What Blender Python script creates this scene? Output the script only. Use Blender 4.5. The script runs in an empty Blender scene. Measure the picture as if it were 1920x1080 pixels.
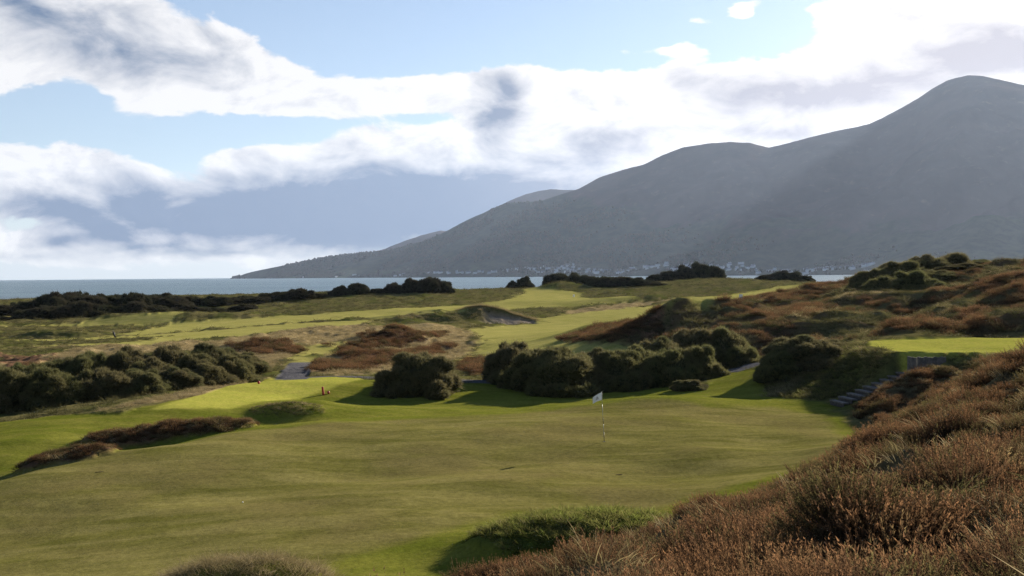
import bpy, math, random
import numpy as np
from mathutils import Vector, Matrix

random.seed(7)
RNG = np.random.default_rng(7)
sc = bpy.context.scene
COL = sc.collection

# ------------------------------------------------------------------ camera
F_PX = 2027.0                       # focal length in photo pixels (1920 wide)
CAM = Vector((0.0, 0.0, 7.2))       # z = 0 is the turf at the flag
PITCH, ROLL = math.radians(0.70), math.radians(-0.50)
cam_data = bpy.data.cameras.new('camera')
cam = bpy.data.objects.new('camera', cam_data)
COL.objects.link(cam)
cam_data.sensor_width = 36.0
cam_data.lens = 36.0 * F_PX / 1920.0
cam_data.clip_start = 0.1
cam_data.clip_end = 200000.0
ROT = Matrix.Rotation(math.pi / 2 - PITCH, 3, 'X') @ Matrix.Rotation(ROLL, 3, 'Z')
cam.matrix_world = Matrix.Translation(CAM) @ ROT.to_4x4()
sc.camera = cam

# ------------------------------------------------------------------ sun, exposure
SUN_AZ, SUN_EL = math.radians(39.0), math.radians(19.0)   # right of the view direction, low
SUN_DIR = Vector((math.sin(SUN_AZ) * math.cos(SUN_EL), math.cos(SUN_AZ) * math.cos(SUN_EL), math.sin(SUN_EL)))
sun_data = bpy.data.lights.new('sun', 'SUN')
sun_data.energy = 5.0
sun_data.angle = math.radians(0.55)
sun_data.color = (1.0, 0.90, 0.74)
sun = bpy.data.objects.new('sun', sun_data)
COL.objects.link(sun)
sun.location = (60, 60, 60)
sun.rotation_euler = SUN_DIR.to_track_quat('Z', 'Y').to_euler()
sc.view_settings.view_transform = 'Standard'
sc.view_settings.look = 'None'
sc.view_settings.gamma = 1.0
sc.view_settings.exposure = 1.75
SKY_STRENGTH = 0.05
SKY_TINT = (0.66, 0.70, 0.77)
sc.cycles.use_denoising = True
sc.cycles.denoising_prefilter = 'NONE'
sc.cycles.use_adaptive_sampling = False
sc.cycles.max_bounces = 6
sc.cycles.diffuse_bounces = 2
sc.cycles.glossy_bounces = 2
sc.cycles.transmission_bounces = 3
sc.cycles.transparent_max_bounces = 4
sc.cycles.volume_bounces = 0
sc.cycles.caustics_reflective = False
sc.cycles.caustics_refractive = False

def ray(u, v):
    d = ROT @ Vector(((u - 960) / F_PX, -(v - 540) / F_PX, -1.0))
    return d.normalized()
def P(u, v, y):
    d = ray(u, v)
    return CAM + d * (y / d.y)

def at(u, y):
    p = P(u, 700, y); return p.x, p.y

# ------------------------------------------------------------------ node helpers
class NT:
    def __init__(self, tree):
        self.t = tree
    def n(self, typ, **kw):
        nd = self.t.nodes.new(typ)
        for k, val in kw.items():
            setattr(nd, k, val)
        return nd
    def link(self, a, b):
        self.t.links.new(a, b)
    def put(self, sock, val):
        if hasattr(val, 'is_output') or isinstance(val, bpy.types.NodeSocket):
            self.link(val, sock)
        else:
            sock.default_value = val
    def math(self, op, a, b=0.0, c=0.0, clamp=False):
        nd = self.n('ShaderNodeMath', operation=op, use_clamp=clamp)
        self.put(nd.inputs[0], a); self.put(nd.inputs[1], b); self.put(nd.inputs[2], c)
        return nd.outputs[0]
    def vmath(self, op, a, b=(0, 0, 0), c=(0, 0, 0)):
        nd = self.n('ShaderNodeVectorMath', operation=op)
        self.put(nd.inputs[0], a); self.put(nd.inputs[1], b)
        if op == 'MULTIPLY_ADD': self.put(nd.inputs[2], c)
        return nd.outputs['Value'] if op in ('DOT_PRODUCT', 'LENGTH', 'DISTANCE') else nd.outputs[0]
    def mix(self, f, a, b, blend='MIX'):
        nd = self.n('ShaderNodeMix', data_type='RGBA', blend_type=blend, clamp_factor=True)
        self.put(nd.inputs[0], f)
        self.put(nd.inputs[6], a if isinstance(a, bpy.types.NodeSocket) else (*a, 1.0))
        self.put(nd.inputs[7], b if isinstance(b, bpy.types.NodeSocket) else (*b, 1.0))
        return nd.outputs[2]
    def ramp(self, x, lo, hi, a=0.0, b=1.0, smooth=True):
        nd = self.n('ShaderNodeMapRange', interpolation_type='SMOOTHSTEP' if smooth else 'LINEAR')
        self.put(nd.inputs[0], x); self.put(nd.inputs[1], lo); self.put(nd.inputs[2], hi)
        self.put(nd.inputs[3], a); self.put(nd.inputs[4], b)
        return nd.outputs[0]
    def noise(self, vec, scale, detail=4.0, rough=0.55, dist=0.0):
        nd = self.n('ShaderNodeTexNoise')
        if vec is not None: self.link(vec, nd.inputs['Vector'])
        nd.inputs['Scale'].default_value = scale
        nd.inputs['Detail'].default_value = detail
        nd.inputs['Roughness'].default_value = rough
        nd.inputs['Distortion'].default_value = dist
        return nd

# ------------------------------------------------------------------ world: Nishita sky with clouds laid out by direction
world = bpy.data.worlds.new('World')
sc.world = world
world.use_nodes = True
world.node_tree.nodes.clear()
N = NT(world.node_tree)
tc = N.n('ShaderNodeTexCoord')
sky = N.n('ShaderNodeTexSky', sky_type='NISHITA')
sky.sun_disc = False
sky.sun_elevation = SUN_EL
sky.sun_rotation = SUN_AZ
sky.altitude = 15.0
sky.air_density = 1.0
sky.dust_density = 0.5
sky.ozone_density = 2.5
sep = N.n('ShaderNodeSeparateXYZ'); N.link(tc.outputs['Generated'], sep.inputs[0])
zc = N.math('MAXIMUM', sep.outputs[2], 0.0015)
cmb = N.n('ShaderNodeCombineXYZ')
N.link(sep.outputs[0], cmb.inputs[0]); N.link(sep.outputs[1], cmb.inputs[1]); N.link(zc, cmb.inputs[2])
N.link(cmb.outputs[0], sky.inputs[0])
az = N.math('ARCTAN2', sep.outputs[0], sep.outputs[1])
el = N.math('ARCSINE', zc)
pv = N.n('ShaderNodeCombineXYZ'); N.link(az, pv.inputs[0]); N.link(el, pv.inputs[1])
pos = pv.outputs[0]

def ang(u, v):
    d = ray(u, v)
    return math.atan2(d.x, d.y), math.asin(d.z)
# (photo column, photo row, half width, half height, weight): where the sky has cloud / gaps
CLOUD = [(60,30,240,75,1.1),(300,80,200,75,1.1),(450,150,190,62,1.05),(640,185,180,32,.9),(830,165,150,26,.75),
         (0,120,62,52,.8),(90,320,190,55,1.15),(180,372,220,45,1.0),(480,415,290,62,1.3),(720,340,250,66,1.25),
         (870,285,200,45,1.1),(985,215,105,95,1.2),(1180,225,210,78,1.25),(1390,205,210,75,1.25),(1560,190,160,80,1.1),
         (1700,85,130,80,1.1),(1860,80,160,90,1.3),(1610,25,90,36,.9),(180,452,230,30,.9),(560,470,260,16,.55),
         (1300,300,320,70,1.2),(900,420,300,75,1.2),(1410,12,30,14,1.2),(1315,25,55,12,.95),(1290,82,50,16,1.0),(1410,75,40,9,.6),(1430,112,40,8,.6),
         (985,88,60,13,.8),(1175,92,80,11,.8),(1065,72,25,9,.7),(450,300,60,22,.6)]
GAPS = [(110,205,80,40,1.3),(280,250,260,22,.9),(720,50,260,70,1.2),(1080,40,210,60,1.1),(1450,62,110,30,.7),
        (310,300,75,45,.8),(700,225,180,14,.5),(330,345,60,18,.7),(60,405,80,12,.6),(1480,110,80,26,.5)]
GREY = [(110,40,230,45,.62),(270,115,130,36,.45),(500,405,330,58,1.05),(760,390,260,60,1.0),(960,390,200,55,.8),(90,392,170,22,.5),
        (938,200,42,52,1.0),(1385,182,75,30,.75),(1590,165,115,38,.95),(1850,112,120,42,1.25),(1090,290,60,34,.6),
        (1250,246,130,20,.6),(1450,246,90,20,.6),(1300,140,40,20,.5),(40,350,120,16,.25),(230,425,60,14,.45),(110,438,50,9,.5),(300,462,70,8,.45),(420,478,110,6,.4),(60,470,60,8,.35)]
def blobs(p, lst):
    tot = None
    for (u, v, su, sv, w) in lst:
        a, e = ang(u, v)
        ia, ie = F_PX / su, F_PX / sv
        q = N.vmath('MULTIPLY_ADD', p, (ia, ie, 0), (-a * ia, -e * ie, 0))
        g = N.math('POWER', 2.71828, N.math('MULTIPLY', N.vmath('DOT_PRODUCT', q, q), -0.8))
        tot = N.math('MULTIPLY_ADD', g, w, tot if tot is not None else 0.0)
    return tot
# domain warp
stretch = N.vmath('MULTIPLY', pos, (1.0, 1.9, 1.0))
w1 = N.noise(stretch, 7.0, 3.0, 0.5).outputs['Color']
w2 = N.noise(stretch, 26.0, 3.0, 0.55).outputs['Color']
warp = N.vmath('MULTIPLY_ADD', w1, (0.055, 0.030, 0), (-0.0275, -0.015, 0))
warp2 = N.vmath('MULTIPLY_ADD', w2, (0.020, 0.013, 0), (-0.010, -0.0065, 0))
pw = N.vmath('ADD', N.vmath('ADD', pos, warp), warp2)
shape = N.math('SUBTRACT', blobs(pw, CLOUD), blobs(pw, GAPS))
fb = N.noise(stretch, 13.0, 10.0, 0.58, 0.35).outputs['Fac']
fb_sun = N.noise(N.vmath('ADD', stretch, (0.010, 0.016, 0.0)), 13.0, 10.0, 0.58, 0.35).outputs['Fac']
wisp = N.noise(N.vmath('MULTIPLY', pw, (6.0, 20.0, 1.0)), 1.6, 8.0, 0.62, 0.5).outputs['Fac']
dens = N.math('ADD', shape, N.math('MULTIPLY_ADD', fb, 2.3, -1.15))
dens = N.math('ADD', dens, N.math('MULTIPLY_ADD', wisp, 0.9, -0.45))
dens = N.math('SUBTRACT', dens, 0.12)
cover = N.ramp(dens, 0.24, 0.55)
# light on the clouds: forward scattering towards the sun, relief from the density step towards the sun
sdot = N.vmath('DOT_PRODUCT', tc.outputs['Generated'], tuple(SUN_DIR))
near_sun = N.ramp(sdot, 0.70, 0.97)
relief = N.math('MULTIPLY', N.math('SUBTRACT', fb, fb_sun), 2.6)
grey = blobs(pw, GREY)
grey = N.math('ADD', grey, N.math('MULTIPLY_ADD', fb, 1.2, -0.66))
grey = N.math('SUBTRACT', grey, relief)
thick = N.ramp(dens, 0.5, 1.9)
grey = N.math('ADD', grey, N.math('MULTIPLY', thick, 0.12))
grey = N.ramp(grey, 0.0, 1.0, 0.0, 1.0, smooth=False)
white = N.mix(near_sun, (0.93, 0.92, 0.92), (1.12, 1.08, 1.04))
greyc = N.mix(near_sun, (0.145, 0.215, 0.345), (0.57, 0.54, 0.59))
ccol = N.mix(grey, white, greyc)
EXPF = 2.0 ** sc.view_settings.exposure
# cloud radiance in the units of the sky texture (the Background strength scales both)
k = 1.0 / (EXPF * SKY_STRENGTH)
ccol = N.vmath('SCALE', ccol); ccol.node.inputs['Scale'].default_value = k
clear = N.mix(1.0, sky.outputs[0], SKY_TINT, 'MULTIPLY')
clear = N.mix(N.ramp(el, 0.10, 0.55, 0.30, 0.0), clear, tuple(c * k for c in (0.80, 0.90, 0.98)))
haz = N.ramp(el, 0.0, 0.085, 0.75, 0.0)                       # pale air low over the sea
skyc = N.mix(haz, clear, tuple(c * k for c in (0.70, 0.78, 0.86)))
final = N.mix(N.math('MULTIPLY', cover, N.ramp(el, 0.0, 0.035, 0.5, 1.0)), skyc, ccol)
bg = N.n('ShaderNodeBackground'); N.link(final, bg.inputs[0]); bg.inputs[1].default_value = SKY_STRENGTH
wo = N.n('ShaderNodeOutputWorld'); N.link(bg.outputs[0], wo.inputs[0])
world.cycles.sampling_method = 'MANUAL'
world.cycles.sample_map_resolution = 512

# ------------------------------------------------------------------ numpy noise
def _hash(ix, iy, s):
    h = (ix.astype(np.int64) * 374761393 + iy.astype(np.int64) * 668265263 + s * 1274126177) & 0xffffffff
    h = ((h ^ (h >> 13)) * 1274126177) & 0xffffffff
    h = h ^ (h >> 16)
    return h
def perlin(x, y, s=0):
    x0 = np.floor(x); y0 = np.floor(y)
    fx = x - x0; fy = y - y0
    u = fx * fx * fx * (fx * (fx * 6 - 15) + 10); v = fy * fy * fy * (fy * (fy * 6 - 15) + 10)
    def g(dx, dy):
        a = _hash(x0 + dx, y0 + dy, s) * (2 * math.pi / 4294967296.0)
        return np.cos(a) * (fx - dx) + np.sin(a) * (fy - dy)
    n0 = g(0, 0) * (1 - u) + g(1, 0) * u
    n1 = g(0, 1) * (1 - u) + g(1, 1) * u
    return (n0 * (1 - v) + n1 * v) * 1.5
def fbm(x, y, oct=4, s=0, gain=0.5):
    t = 0; a = 1.0; f = 1.0
    for i in range(oct):
        t = t + a * perlin(x * f + 17.3 * i, y * f - 9.1 * i, s + i); a *= gain; f *= 2.03
    return t
def billow(x, y, cell, seed):
    """rounded humps with creases between them: 1 on a hump, 0 in the creases"""
    gx, gy = np.floor(x / cell), np.floor(y / cell); best = np.full(x.shape, 9.0)
    for dx in (-1, 0, 1):
        for dy in (-1, 0, 1):
            h = _hash(gx + dx, gy + dy, seed)
            px = (gx + dx + .15 + .7 * (h & 1023) / 1023.0) * cell; py = (gy + dy + .15 + .7 * ((h >> 10) & 1023) / 1023.0) * cell
            r = .55 + .45 * ((h >> 20) & 255) / 255.0
            best = np.minimum(best, np.hypot(x - px, y - py) / (cell * r))
    return np.clip(1 - best * best, 0, 1)
def sstep(a, b, x):
    t = np.clip((x - a) / (b - a), 0.0, 1.0); return t * t * (3 - 2 * t)

# ------------------------------------------------------------------ the lie of the land
CTRL_PX = [  # photo column, photo row, metres ahead
 (1920,1080,6),(1400,1080,9),(1080,1080,12.5),(930,1080,17.0),(1275,998,24),(1575,912,32),(1685,852,35),(1805,742,37),(1925,686,36),
 (1600,1000,12),(1750,900,15),(1900,800,18),(1500,920,19),(1900,950,10),(1900,700,28),(1050,1055,18),
 (1132,829,46.5),(960,900,38.5),(900,1000,31),(640,1060,27.5),(300,1000,32.5),(0,1000,35),(0,900,45),(300,900,40.5),(640,850,45.5),
 (1400,800,50.5),(1450,900,37),(1560,790,52.5),(1240,750,61.5),(1400,755,60),(880,780,57),(640,790,54.3),(420,813,49.8),(250,845,46.2),(60,884,43.2),
 (310,825,53.5),(600,760,64.5),(520,790,59),(50,830,51),(0,800,58),(300,770,58.5),(600,745,63.5),(600,712,75),(420,725,71),(700,710,76),
 (650,762,66),(780,762,66),(1050,745,71),(1370,720,70),(1390,693,78.5),(915,716,78),(750,713,78),(545,700,85),(560,680,97),(0,778,65),(430,722,80),
 (100,650,160),(0,690,110),(520,655,130),(700,690,95),(740,640,140),(870,660,125),(1000,625,180),(700,610,200),(400,620,205),(214,634,195),
 (0,640,190),(0,605,260),(300,607,260),(400,590,290),(600,565,330),(600,585,270),(800,600,225),(1100,612,200),(960,606,225),(960,578,280),
 (960,555,340),(1080,555,340),(1000,540,390),(1200,560,300),(1300,575,260),(1400,548,330),(1150,585,250),(1330,522,400),(1480,528,380),(1250,532,410),
 (700,548,360),(850,546,370),(1215,642,103),(1255,605,106),(1310,580,106),(1400,586,104),(1500,596,101),(1340,640,95),(1450,645,90),(1550,645,86),(1600,568,118),(1600,606,103),(1680,555,126),
 (1450,563,160),(1540,547,190),(1730,520,150),(1730,560,120),(1620,540,150),(1850,505,150),(1900,520,110),(1920,586,84),(1900,635,72.5),(1660,625,77),
 (1800,612,80),(1750,602,98),(1480,735,65),(1560,700,66),(1600,662,69),(150,560,420),(450,553,400)]
CTRL_XYZ = [(0,0,5.5),(0,3,5.4),(-4,3,4.0),(-6,12,1.4),(-3,22,0.1),(1.0,26,0.1),(5,30,0.1),(10.5,38.5,0.1),(14.5,46,0.15),(17.2,50,0.2),(17.9,55,0.15),(20,56.3,0.9),(22,57.3,1.55),
 (16.5,44,0.7),(20,48,1.3),(24,46,2.6),(25,30,5.2),(20,15,5.5),(30,20,6.0),(30,40,4.6),(22,61,1.7),(17.6,59,0.0),
 (-12,6,1.0),(-25,12,-.5),(-30,30,-1.2),(-60,60,-1.5),(-150,110,-3.5),(-300,160,-5),(80,60,6.5),(120,120,8),(260,200,9),
 (24,57,1.8),(27,57,2.7),(4,-5,6),(-8,-8,4),(40,-20,7),(-60,-40,0),(-300,-200,-3),(300,-200,6),(0,-300,3)]
for th in (-60, -40, -26, -18, -10, -3, 4, 11, 18, 26, 40, 60):
    a = math.radians(th)
    CTRL_XYZ.append((560 * math.sin(a), 560 * math.cos(a), -9.5))
    CTRL_XYZ.append((760 * math.sin(a), 760 * math.cos(a), -13))
CTRL_XYZ += [(*at(880, 61.5), -.72), (*at(1010, 63), -.72), (*at(1130, 66), -.70), (*at(760, 60.5), -.70), (*at(640, 59), -.66), (*at(420, 54.2), -.75), (*at(250, 50.5), -.85), (*at(60, 47.5), -1.0), (*at(1250, 66.5), -.35)]
CTRL_XYZ += [(*at(1330, 122), 2.3), (*at(1430, 119), 2.2), (*at(1520, 114), 2.4), (*at(1640, 140), 4.2)]
_c = [tuple(P(*c)) for c in CTRL_PX] + CTRL_XYZ
CP = np.array(_c, dtype=float)
def _ab(x, y):
    r = np.sqrt(x * x + y * y + 4.0)
    return np.stack([np.arctan2(x, y), np.log(r)], -1)
_cab = _ab(CP[:, 0], CP[:, 1])
def _phi(d2):
    return 0.5 * d2 * np.log(d2 + 1e-12)
_n = len(CP)
_K = _phi(((_cab[:, None] - _cab[None]) ** 2).sum(-1)) + np.eye(_n) * 2e-4
_Q = np.concatenate([np.ones((_n, 1)), _cab], 1)
_A = np.block([[_K, _Q], [_Q.T, np.zeros((3, 3))]])
_sol = np.linalg.solve(_A, np.concatenate([CP[:, 2], np.zeros(3)]))
def tps(x, y):
    sh = x.shape; x = x.ravel(); y = y.ravel(); out = np.empty(len(x))
    for i in range(0, len(x), 40000):
        q = _ab(x[i:i+40000], y[i:i+40000])
        d2 = ((q[:, None, 0] - _cab[None, :, 0]) ** 2 + (q[:, None, 1] - _cab[None, :, 1]) ** 2)
        out[i:i+40000] = _phi(d2) @ _sol[:_n] + _sol[_n] + q @ _sol[_n+1:]
    return out.reshape(sh)
# (see at() above)
# mounds and hollows: x, y, height, half length, half width, heading of the long side, flatness
BUMPS = []
def bump(u, y, h, a, b, rot=0.0, pw=1.0):
    x, yy = at(u, y); BUMPS.append((x, yy, h, a, b, math.radians(rot), pw))
bump(316, 51.6, 0.85, 3.4, 1.4, 4, 1.4)          # big heather mound
bump(122, 45.9, 0.36, 1.8, 1.05, 10, 1.5)         # small heather mound
bump(1072, 28.7, 0.8, 2.8, 1.9, -8, 1.3)         # grass mound by the bank
bump(540, 60.5, 0.45, 2.0, 1.1, 0, 1.2)          # rough hummock below the tee
bump(430, 22.5, 1.5, 2.6, 1.6, 0, 1.4)          # marram mound at the bottom
bump(1330, 43.5, 0.28, 2.3, 2.0, 0, 1.0); bump(1440, 46.5, -0.14, 2.5, 2, 0, 1.0); bump(1200, 39.5, -0.16, 4, 1.5, 12, 1)
bump(1490, 42.0, -0.15, 2, 2, 0, 1); bump(760, 37, 0.12, 6, 2.2, 20, 1); bump(500, 39, -0.12, 7, 2.0, 18, 1); bump(880, 49, 0.10, 6, 2, 15, 1)
bump(1205, 60, 0.34, 5.0, 2.2, 8, 1); bump(980, 58, 0.15, 5, 2, 12, 1); bump(1400, 52, -0.12, 3, 2.5, 0, 1); bump(700, 45, 0.14, 6, 2, 18, 1); bump(250, 38, 0.16, 6, 2.2, 18, 1); bump(1050, 43, -0.10, 5, 1.8, 15, 1); bump(610, 54.0, 0.16, 4, 1.6, 20, 1)
bump(800, 227, 1.2, 12, 6, 0, 1.2)
bump(720, 138, 1.3, 8, 5, 12, 1.2); bump(690, 104, 0.8, 8, 4, 8, 1.2); bump(510, 132, 1.2, 6, 5, 0, 1.2); bump(300, 262, 2.6, 22, 9, 0, 1.3)
bump(110, 205, 1.2, 7, 4, 0, 1.2); bump(1150, 128, 1.0, 7, 4, 10, 1.3); bump(1310, 106, .7, 5, 4, 0, 1); bump(1055, 376, 2.2, 9, 7, 0, 1.2)
bump(1000, 300, 0.8, 16, 6, 0, 1); bump(1180, 290, 1.4, 20, 6, 0, 1); bump(760, 260, 0.8, 14, 6, 0, 1)
bump(1000, 13, -.34, 2.2, 2.5); bump(940, 16.5, -.42, 2.2, 2.4); bump(1100, 20, -.25, 2, 2.5); bump(1270, 19, -.25, 2.5, 3); bump(1590, 22.5, -.38, 2.6, 3.5); bump(1645, 50, -.3, 2, 3); bump(1785, 34, .35, 2.6, 4)
def bumps(x, y):
    z = np.zeros_like(x)
    for (cx, cy, h, a, b, r, pw) in BUMPS:
        m = (np.abs(x - cx) < 3.2 * a) & (np.abs(y - cy) < 3.2 * max(a, b))
        if not m.any() or h == 0: continue
        dx, dy = x[m] - cx, y[m] - cy
        p = (dx * math.cos(r) + dy * math.sin(r)) / a; q = (-dx * math.sin(r) + dy * math.cos(r)) / b
        z[m] += h * np.exp(-np.power(p * p + q * q, pw))
    return z
# the dune with the bunker cut in its face
_DX = np.array([at(u, 230)[0] for u in (770, 820, 860, 893, 905, 925, 950, 978, 1002, 1014)])
_DZ = np.array([-2.3, -1.4, P(860, 592, 230).z, P(893, 577, 230).z, P(905, 574, 230).z, P(925, 578, 230).z, P(950, 584, 230).z, P(978, 592, 230).z, P(1002, 600, 230).z, -2.6])
SX0, SX1 = at(900, 228)[0], at(1003, 228)[0]
def bunker(x, y):
    g = -2.6; rg = np.maximum(np.interp(x, _DX, _DZ, left=g, right=g) - g, 0)
    back = np.exp(-((y - 230) / 5.5) ** 2)
    soft = np.exp(-((y - 230) / 4.6) ** 2)
    cut = 0.42 * sstep(222.5, 228.4, y) + 0.58 * sstep(228.5, 229.7, y)
    k = sstep(SX0 - .8, SX0 + 4.0, x + .5 * perlin(y * .8, x * .8, 7)) * sstep(SX1 + .8, SX1 - .8, x)
    return rg * np.where(y > 230, back, soft * (1 - k) + cut * k), k * sstep(221.6, 222.6, y + .25 * (x - SX0) * 0.2) * sstep(229.3, 228.7, y)
# the raised tee on the right and its levelled edge; the tee on the left
TEE_Z = 2.72
def sdf(poly, x, y):
    """signed distance to a closed polygon, negative inside"""
    px = np.array(poly)[:, 0]; py = np.array(poly)[:, 1]
    d = np.full(x.shape, 1e18); ins = np.zeros(x.shape, bool); n = len(px)
    for i in range(n):
        j = (i + 1) % n
        ex, ey = px[j] - px[i], py[j] - py[i]
        wx, wy = x - px[i], y - py[i]
        t = np.clip((wx * ex + wy * ey) / (ex * ex + ey * ey + 1e-12), 0, 1)
        d = np.minimum(d, (wx - ex * t) ** 2 + (wy - ey * t) ** 2)
        c = ((py[i] <= y) & (py[j] > y)) | ((py[j] <= y) & (py[i] > y))
        xi = px[i] + (y - py[i]) / (ey if abs(ey) > 1e-12 else 1e-12) * ex
        ins ^= c & (x < xi)
    d = np.sqrt(d); return np.where(ins, -d, d)
STEP0, STEPD, STEP_RISE = (17.55, 58.6), (0.985, 0.17), 1.62
RTEE = [(21.6,59.6),(22.4,59.2),(24.8,59.4),(31,60.4),(40,61),(44,71),(33,72),(26,71.5),(23.2,70.2),(21.8,66)]
def zbase(x, y):
    z = tps(x, y) + bumps(x, y) + bunker(x, y)[0]
    m = (x > 17) & (x < 50) & (y > 52) & (y < 80)
    if m.any():
        d = sdf(RTEE, x[m], y[m])
        wall = sstep(61.2, 59.8, y[m]) * sstep(20.8, 21.5, x[m])
        zz = z[m] + (TEE_Z - z[m]) * (1 - sstep(0.0, 1.0, (d + 0.25 - 0.2 * wall) / (2.6 - 2.25 * wall)))
        # the cut in which the wooden steps climb
        t = (x[m] - STEP0[0]) * STEPD[0] + (y[m] - STEP0[1]) * STEPD[1]
        w = np.abs(-(x[m] - STEP0[0]) * STEPD[1] + (y[m] - STEP0[1]) * STEPD[0])
        k = (1 - sstep(0.80, 1.15, w)) * sstep(-0.8, 0.0, t) * sstep(6.0, 4.6, t)
        zz = zz + (np.clip(t, 0, 4.4) * STEP_RISE / 4.4 - 0.14 - zz) * k
        z[m] = zz
    return z
def zb1(x, y):
    return float(zbase(np.array([float(x)]), np.array([float(y)]))[0])
_T = np.exp(np.linspace(math.log(5), math.log(620), 900))
def hit(u, v):
    d = ray(u, v); d = d / d.y
    x = CAM.x + d.x * _T; z = CAM.z + d.z * _T
    g = zbase(x, _T.copy())
    k = np.argmax(z < g)
    if not (z < g).any(): k = len(_T) - 1
    return (x[k], _T[k])
def poly_px(lst):
    return [hit(*q) if len(q) == 2 else (q[0], q[1]) for q in lst]     # (u,v) pixels or (x,y,0) metres

Z_APRON = poly_px([(-40,52,0),(0,792),(230,772),(420,737),(480,716),(520,708),(640,712),(960,718),(1130,722),(1330,722),(1345,694),(1420,694),(1438,730),(1470,748),(1560,757),
                   (1600,800),(16,47,0),(11,37.5,0),(5,29,0),(1,25,0),(-3,21,0),(-8,19,0),(-40,22,0)])
Z_GREEN = poly_px([(-40,44,0),(0,896),(60,884),(250,845),(420,813),(640,792),(760,787),(880,781),(1000,772),(1130,758),(1200,748),(1260,750),(1330,765),(1450,765),(1540,775),
                   (1568,805),(14.2,43.5,0),(8.5,37.5,0),(4.5,34,0),(0,33.5,0),(-2,31,0),(-6,27,0),(-12,25,0),(-40,26,0)])
Z_TEE = poly_px([(285,768),(390,738),(480,715),(520,708),(690,710),(625,731),(520,750),(430,768)])
Z_FAIR = [poly_px(q) for q in (
   [(-60,190,0),(0,640),(200,633),(400,619),(560,606),(700,600),(690,608),(560,616),(420,634),(250,646),(0,653),(-60,170,0)],
   [(860,682),(905,645),(880,618),(940,612),(1010,606),(1010,598),(1060,590),(1250,570),(1400,548),(1500,533),(1490,543),(1400,560),(1330,572),(1250,592),(1190,600),(1120,618),(1060,637),(1110,642),(1190,649),(1190,660),(1000,672)],
   [(540,682),(560,655),(640,641),(652,655),(592,672),(582,682)],
   [(-80,262,0),(0,611),(300,608),(450,597),(620,587),(650,598),(450,613),(200,632),(0,639),(-75,195,0)],
   [(600,590),(760,577),(900,570),(960,560),(990,541),(1040,541),(1090,549),(1090,558),(1200,563),(1080,574),(960,579),(860,585),(700,598)])]
Z_STRAW = [poly_px(q) for q in (
   [(-60,160,0),(0,655),(420,640),(600,616),(700,612),(800,606),(860,612),(900,624),(895,645),(850,682),(760,694),(680,704),(590,704),(585,688),(655,655),(640,640),(555,655),(510,690),(420,660),(300,660),(0,692),(-55,110,0)],
   [(1040,585),(1180,566),(1260,563),(1180,578),(1090,590)],[(1130,752),(1180,738),(1330,752),(1320,762),(1210,745)],
   [(200,770),(420,737),(490,712),(470,708),(400,725),(180,772)],[(1560,598),(1700,556),(1760,560),(1640,590)],
   [(380,642),(620,604),(700,604),(560,636)])]
Z_HEATH = [poly_px(q) for q in (
   [(440,652),(500,641),(572,640),(548,664),(480,668)],[(640,652),(700,634),(840,624),(790,642),(700,656),(650,662)],
   [(580,694),(640,674),(760,662),(845,650),(700,692),(600,702)],[(-46,108,0),(0,690),(0,668),(95,672),(60,692)],
   [(850,694),(905,676),(960,690),(900,705)],[(1060,640),(1100,620),(1210,605),(1240,615),(1200,640),(1100,640)])]
Z_RDUNE = [(9,104),(14,112),(17,125),(24,150),(34,175),(50,200),(90,200),(90,60),(36,74),(24,76),(20,84),(15,92)]
Z_BANK = [(-4.4,6),(-3.6,14),(-2.0,19.3),(1.2,23.6),(5.0,27.4),(10.4,35.2),(14.8,43.2),(16.6,49.5),(17.4,54.5),(18.6,57.2),(21.5,57.9),(24,58.4),(40,58.8),(40,0),(20,-8),(2,-8),(-5,-2)]
Z_PATH = poly_px([(514,712),(545,680),(584,680),(576,712)])
PATH_CROSS = [at(560, 79.5), at(700, 79), at(900, 78.6), at(1100, 79), at(1390, 79.5), at(1480, 82)]

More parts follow.
